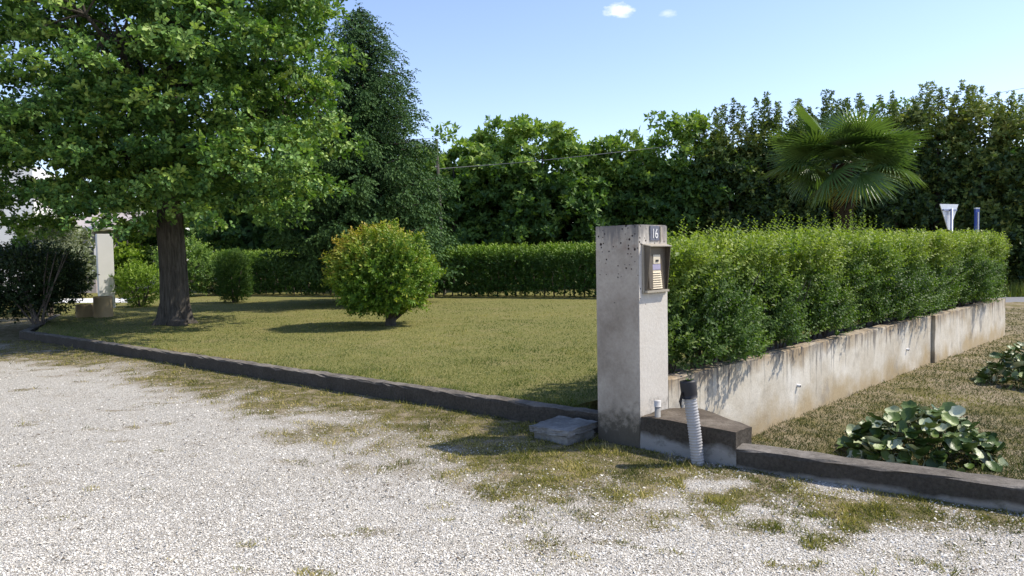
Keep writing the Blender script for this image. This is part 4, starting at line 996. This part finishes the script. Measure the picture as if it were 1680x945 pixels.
# weeds on the drive
x, y = sample_view(520000, 3.3, 15, 0, 1.8); gmk = grassmask(x, y)
ok = ingravel(x, y) & (rng.random(len(x)) < (np.clip(gmk-.15, 0, 1)*1.2)**1.2) & (y > 3.3); x, y = x[ok], y[ok]; n = len(x)
tuft = fbm(x, y, .16, 86)
hh = rng.uniform(.01, .036, n)*(.5+2.4*np.clip(tuft-.35, 0, 1)*1.4)
ti = .48+1.1*(fbm(x, y, .4, 83)-.5)+rng.normal(0, .24, n)
hh = np.where((tuft > .66) & (rng.random(n) < .25), hh*1.7, hh)
V1, T1, t1 = blades(x, y, drive_z(x, y)-.002, hh, ti, 2, .0036*np.clip(y/7, 1, 2), 1.0)
n2 = 1500; xl, yl = sample_view(9000, 3.3, 13, 0, 1.8); pk = (fbm(xl, yl, .45, 120) > .60) & ingravel(xl, yl); xl, yl = xl[pk], yl[pk]; n2 = len(xl); print('litter', n2)
lk = scatter(kite*np.array([1, 1, 1.5]), kitet, np.stack([xl, yl, drive_z(xl, yl)+.006], 1), np.concatenate([rng.normal(size=(n2, 2)), rng.normal(0, .15, (n2, 1))], 1), rng.normal(size=(n2, 3))*.25+np.array([0, 0, 1.]), rng.uniform(.008, .028, n2), rng.uniform(0, .75, n2))
LITM = flat('dead leaf brown', (.12, .085, .05), .8, .2, 0, .7, 40)
tag(link('leaf_litter', npmesh('leaf_litter', lk[0], lk[1]), LITM), 'small dead leaves and dark crumbs lying on the gravel', 'leaf litter', kind='stuff')
tag(link('drive_weeds', npmesh('drive_weeds', V1, T1, np.clip(t1, 0, 1)), WEED), 'patchy yellow green weeds and moss creeping over the gravel by the kerb', 'weeds', kind='stuff'); print('weeds', n)
# bed grass
x, y = sample_view(190000, 4.6, 22, 0, 1.7); x = np.abs(x); ok = ingarden(x, y); x, y = x[ok], y[ok]; n = len(x)
ti = .62+.9*(fbm(x, y, .8, 88)-.5)+rng.normal(0, .18, n); grn = fbm(x, y, 1.5, 90)+np.clip((y-9)/8, 0, .3); ti = ti-.20-np.clip(grn-.36, 0, 1)*2.6
V1, T1, t1 = blades(x, y, garden_z(x, y)-.003, rng.uniform(.012, .065, n), ti, 3, .0042*np.clip(y/8, 1, 2.2), 1.3)
tag(link('bed_grass', npmesh('bed_grass', V1, T1, np.clip(t1, 0, 1)), WEED), 'dry cut grass and straw lying in the bed beside the retaining wall', 'grass', kind='stuff')
# verge grass beyond the road
n = 9000; x = rng.uniform(12, 30, n); y = rng.uniform(ry1+.1, ry1+3.0, n)
V1, T1, t1 = blades(x, y, np.full(n, -.32), rng.uniform(.2, .75, n), rng.normal(.35, .15, n), 4, .018, .3)
tag(link('verge_grass', npmesh('verge_grass', V1, T1, np.clip(t1, 0, 1)), GRASS), 'tall green grass on the verge across the road', 'grass', kind='stuff')

# ------------------------------------------------------------------ signs, pole, cables
sg = P(1556, 356, 19.0)
se = empty('road_sign', (sg.x, 19.0, GZ), 'back of an inverted triangular road sign on a post, seen over the hedge', 'road sign')
ys = R(26)
ax_ = Vector((math.cos(ys), math.sin(ys), 0)); nn_ = Vector((math.sin(ys), -math.cos(ys), 0))
tz = P(1556, 335, 19.0).z; cc = Vector((sg.x, 19.0, 0)); hwid, hgt = .37, .66
bm = bmesh.new(); pr = [(-hwid, tz), (hwid, tz), (.03, tz-hgt), (-.03, tz-hgt)]
vs = [bm.verts.new(cc+ax_*a_+nn_*o_+Vector((0, 0, z_))) for o_ in (0, .02) for a_, z_ in pr]
bm.faces.new(vs[:4]); bm.faces.new(vs[4:][::-1])
for i in range(4): bm.faces.new((vs[i], vs[(i+1) % 4], vs[4+(i+1) % 4], vs[4+i]))
pn = bmobj('sign_panel', bm, SIGNB, se)
bmobj('clamp', box(cc+ax_*-.27+nn_*.021+Vector((0, 0, tz-.17)), ax_*.54, nn_*.03, Vector((0, 0, .04))), POLE, pn)
V1, T1, t1 = tube([cc+nn_*.085+Vector((0, 0, GZ)), cc+nn_*.085+Vector((0, 0, tz-.12))], [.032, .032], 12); link('post', npmesh('post', V1, T1), POLE, se, smooth=True)
b_ = P(1603, 343, 19.5)
be = empty('marker_post', (b_.x, 19.5, GZ), 'narrow blue sign seen edge-on, with a white stripe, right of the triangular sign', 'road sign')
cc = Vector((b_.x, 19.5, 0)); bmobj('blade', box(cc+Vector((-.055, -.04, b_.z-.62)), (.11, .02, 0), (-.01, .06, 0), (0, 0, .62)), BLUE, be, .006)
bmobj('stripe', box(cc+Vector((-.012, -.062, b_.z-.60)), (.03, .005, 0), (0, .02, 0), (0, 0, .52)), DIGIT, be)
bmobj('cap', box(cc+Vector((-.06, -.045, b_.z+.002)), (.12, .02, 0), (-.01, .07, 0), (0, 0, .035)), SIGNB, be)
V1, T1, t1 = tube([cc+Vector((0, 0, GZ)), cc+Vector((0, 0, b_.z-.621))], [.03, .03], 10); link('post', npmesh('post', V1, T1), POLE, be)

p_t = P(716, 228, 27.3); p_b = P(727, 440, 27.3); dn = (p_b-p_t)/(p_b.z-p_t.z); base = p_t+dn*(LZ-.2-p_t.z)
up_ = empty('utility_pole', base, 'slim grey utility pole rising behind the far hedge, right of the spruce', 'pole')
V1, T1, t1 = tube([base, p_t], [.065, .05], 12); link('shaft', npmesh('shaft', V1, T1), WOODP, up_, smooth=True)
V1, T1, t1 = tube([p_t+Vector((-.02, -.1, -1.0)), p_t+Vector((-.02, .1, -1.0))], [.04, .04], 8); link('cable_bracket', npmesh('cable_bracket', V1, T1), PIPEG, up_)
cpts = [(720, 277, 27.2), (850, 267, 27.6), (930, 259, 28.0), (1010, 250, 28.8), (1090, 241, 30.0), (1250, 222, 33.5), (1500, 185, 39), (1640, 152, 42), (1760, 130, 45)]
def cable(pts, lab):
    P_ = [P(*q) for q in pts]; V1, T1, t1 = tube(P_, [.014]*len(P_), 6)
    tag(link('overhead_cable', npmesh('overhead_cable', V1, T1), CABLE), lab, 'cable')
cable(cpts, 'overhead cable sagging from the utility pole across the leafy trees')
cable([(1480, 192, 38.6), (1640, 168, 42), (1760, 150, 45)], 'lower overhead cable at the right edge above the laurels')

# ------------------------------------------------------------------ houses and things on the left
def houses():
    # white house: wing wall facing the sun and a shaded facade meeting in an inner corner
    Yc = 33.0; ic_ = P(62, 470, Yc); ic_.z = LZ-.1; topz = P(62, 318, Yc).z
    h = empty('white_house', ic_, 'white rendered house half hidden by the oak at the left edge', 'house')
    dl = Vector((-.85, -.35, 0)).normalized(); a = ic_; b = ic_+dl*9
    bmobj('wing', prism([(a.x, a.y), (b.x, b.y), (b.x-3, b.y+8), (a.x-3, a.y+8)], LZ-.2, topz+1.3), WHITE, h)
    f1 = P(158, 470, Yc+1.0); 
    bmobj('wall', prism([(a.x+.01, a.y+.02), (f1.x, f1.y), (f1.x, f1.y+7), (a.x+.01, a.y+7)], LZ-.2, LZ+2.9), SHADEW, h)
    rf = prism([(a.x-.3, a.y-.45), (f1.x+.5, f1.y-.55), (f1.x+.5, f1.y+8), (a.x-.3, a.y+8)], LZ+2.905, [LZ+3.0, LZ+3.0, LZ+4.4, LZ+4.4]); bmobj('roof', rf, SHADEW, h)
    fd = (f1-a).normalized(); fd.z = 0; nf = Vector((fd.y, -fd.x, 0))
    for k, s0 in enumerate((.55, 1.65)):
        wn = bmobj('window', box(a+fd*s0+nf*.01+Vector((0, 0, 1.1)), fd*.7, nf*.05, Vector((0, 0, 1.2))), WHITE, h)
        bmobj('pane', box(a+fd*(s0+.07)+nf*.061+Vector((0, 0, 1.17)), fd*.56, nf*.01, Vector((0, 0, 1.06))), GLASS, wn)
    # brick house further off
    Y2 = 46; q = P(188, 470, Y2); q.z = LZ-.2; q2 = P(262, 470, Y2); tz_ = P(190, 430, Y2).z
    b2 = empty('brick_house', q, 'low pinkish brick house with a tan porch, far behind the lime shrub', 'house')
    bmobj('wall', prism([(q.x, q.y), (q2.x, q2.y), (q2.x, q2.y+6), (q.x, q.y+6)], LZ-.2, tz_), BRICKM, b2)
    bmobj('roof', prism([(q.x-.4, q.y-.5), (q2.x+.4, q2.y-.5), (q2.x+.4, q2.y+6.4), (q.x-.4, q.y+6.4)], tz_+.004, [tz_+.12, tz_+.12, tz_+1.2, tz_+1.2]), WHITE, b2)
    pr_ = bmobj('porch_beam', box(Vector((q.x, q.y-1.6, LZ+1.15)), (1.9, 0, 0), (0, 1.59, 0), (0, 0, .35)), TAN, b2)
    for k in range(3): bmobj('porch_post', box(Vector((q.x+.1+k*.75, q.y-1.55, LZ)), (.22, 0, 0), (0, .22, 0), (0, 0, 1.149)), TAN, b2)
    # far white gable behind the oak trunk
    g = P(345, 470, 48); g.z = LZ-.2; gw = empty('far_cottage', g, 'bit of a white gabled cottage showing right of the oak trunk', 'house')
    bmobj('wall', prism([(g.x, g.y), (g.x+2.2, g.y), (g.x+2.2, g.y+5), (g.x, g.y+5)], LZ-.2, P(350, 402, 48).z), WHITE, gw)
    zz = P(350, 402, 48).z; bmobj('roof', prism([(g.x-.3, g.y-.3), (g.x+2.5, g.y-.3), (g.x+2.5, g.y+5.3), (g.x-.3, g.y+5.3)], zz+.004, [zz+.1, zz+.1, zz+1.3, zz+1.3]), WHITE, gw)
houses()
# column on stone drums
cb = P(167, 480, 22.6); cb.z = LZ; print('column', cb)
colm = empty('white_column', cb, 'square white column carrying a porch beam, left of the oak', 'column')
zt_ = P(168, 378, cb.y).z; hx = .17
uu = Vector((math.cos(R(38)), math.sin(R(38)), 0)); vv_ = Vector((-uu.y, uu.x, 0))
c0 = cb+Vector((-.05, .35, 0))
bmobj('shaft', box(c0-uu*.22-vv_*.13+Vector((0, 0, -.1)), uu*.44, vv_*.26, Vector((0, 0, zt_-LZ))), WHITE, colm, .01)
bmobj('beam', box(c0-uu*.25-vv_*.15+Vector((0, 0, zt_-.098)), uu*.50, vv_*1.6, Vector((0, 0, .12))), WHITE, colm, .01)
def drum(px, py, wpx, toppy, lab):
    b = G(px, py, LZ); rr = wpx/2/F*b.y; ht = (py-toppy)/F*b.y
    e = empty('stone_drum', b, lab, 'planter')
    V1, T1, t1 = tube([b+Vector((0, 0, -.03)), b+Vector((0, 0, ht*.1)), b+Vector((0, 0, ht*.9)), b+Vector((0, 0, ht)), b+Vector((0, 0, ht)), b+Vector((0, 0, ht-.06))], [rr*.95, rr, rr*.98, rr*.96, rr*.82, rr*.8], 22)
    link('drum', npmesh('drum', V1, T1), TAN, e)
    V1, T1, t1 = tube([b+Vector((0, 0, ht-.08)), b+Vector((0, 0, ht-.035))], [rr*.79, rr*.79], 22); link('soil', npmesh('soil', V1, T1), SOIL, e)
drum(170, 520, 29, 486, 'taller tan stone drum in front of the white column')
drum(139, 520, 26, 499, 'lower tan stone drum beside the white column')
# dark shrub with bare stems at the far left
cb = G(72, 531, LZ)
e = bush('dark_shrub', Vector((cb.x-.75, cb.y+.4, LZ)), 1.4, 1.2, 1.8, DARKBUSH, 'dark shaded bush at the left edge with bare grey stems', 'shrub', 2600, .24, 51, .25, 0, .3)
parts = []
for i in range(9):
    b = Vector((cb.x+.0+random.gauss(0, .08), cb.y-.25, LZ)); th = (i-4)*.16
    parts.append(tube([b, b+Vector((th*.5, -.1, .5)), b+Vector((th*1.1, -.18, 1.1)), b+Vector((th*1.5, -.1, 1.7))], [.022, .018, .014, .008], 6))
V1, T1, t1 = join(parts); link('stems', npmesh('stems', V1, T1), TWIG, e)
ob = G(104, 520, LZ)
bush('silvery_shrub', Vector((ob.x-1.1, ob.y+1.2, LZ)), .62, .6, 2.7, OLIVE, 'grey green airy shrub between the dark bush and the column', 'shrub', 620, .34, 53, .6, 6, .5, leaf=.3)

# plant in the conduit and weeds under the hedge
tpv = b1+Vector((0, 0, .09))
e = empty('seedling', tpv, 'small weed sprouting from the top of the conduit', 'plant')
parts = []
for k in range(7):
    th = k*2.1; parts.append(scatter(kite, kitet, np.array([[tpv.x, tpv.y, tpv.z+.0]]), np.array([[math.cos(th), math.sin(th), .8]]), np.array([[0, 0, 1.]]), .05, np.array([.4])))
parts.append(tube([tpv+Vector((0, 0, -.05)), tpv+Vector((-.01, 0, .06)), tpv+Vector((-.03, 0, .15))], [.003, .002, .001], 4, False)); parts.append(tube([tpv+Vector((0, 0, .03)), tpv+Vector((.03, 0, .08)), tpv+Vector((.04, 0, .15))], [.002, .002, .001], 4, False))
V1, T1, t1 = join(parts); link('leaves', npmesh('leaves', V1, T1, np.clip(t1, 0, 1)), PRIVET, e)
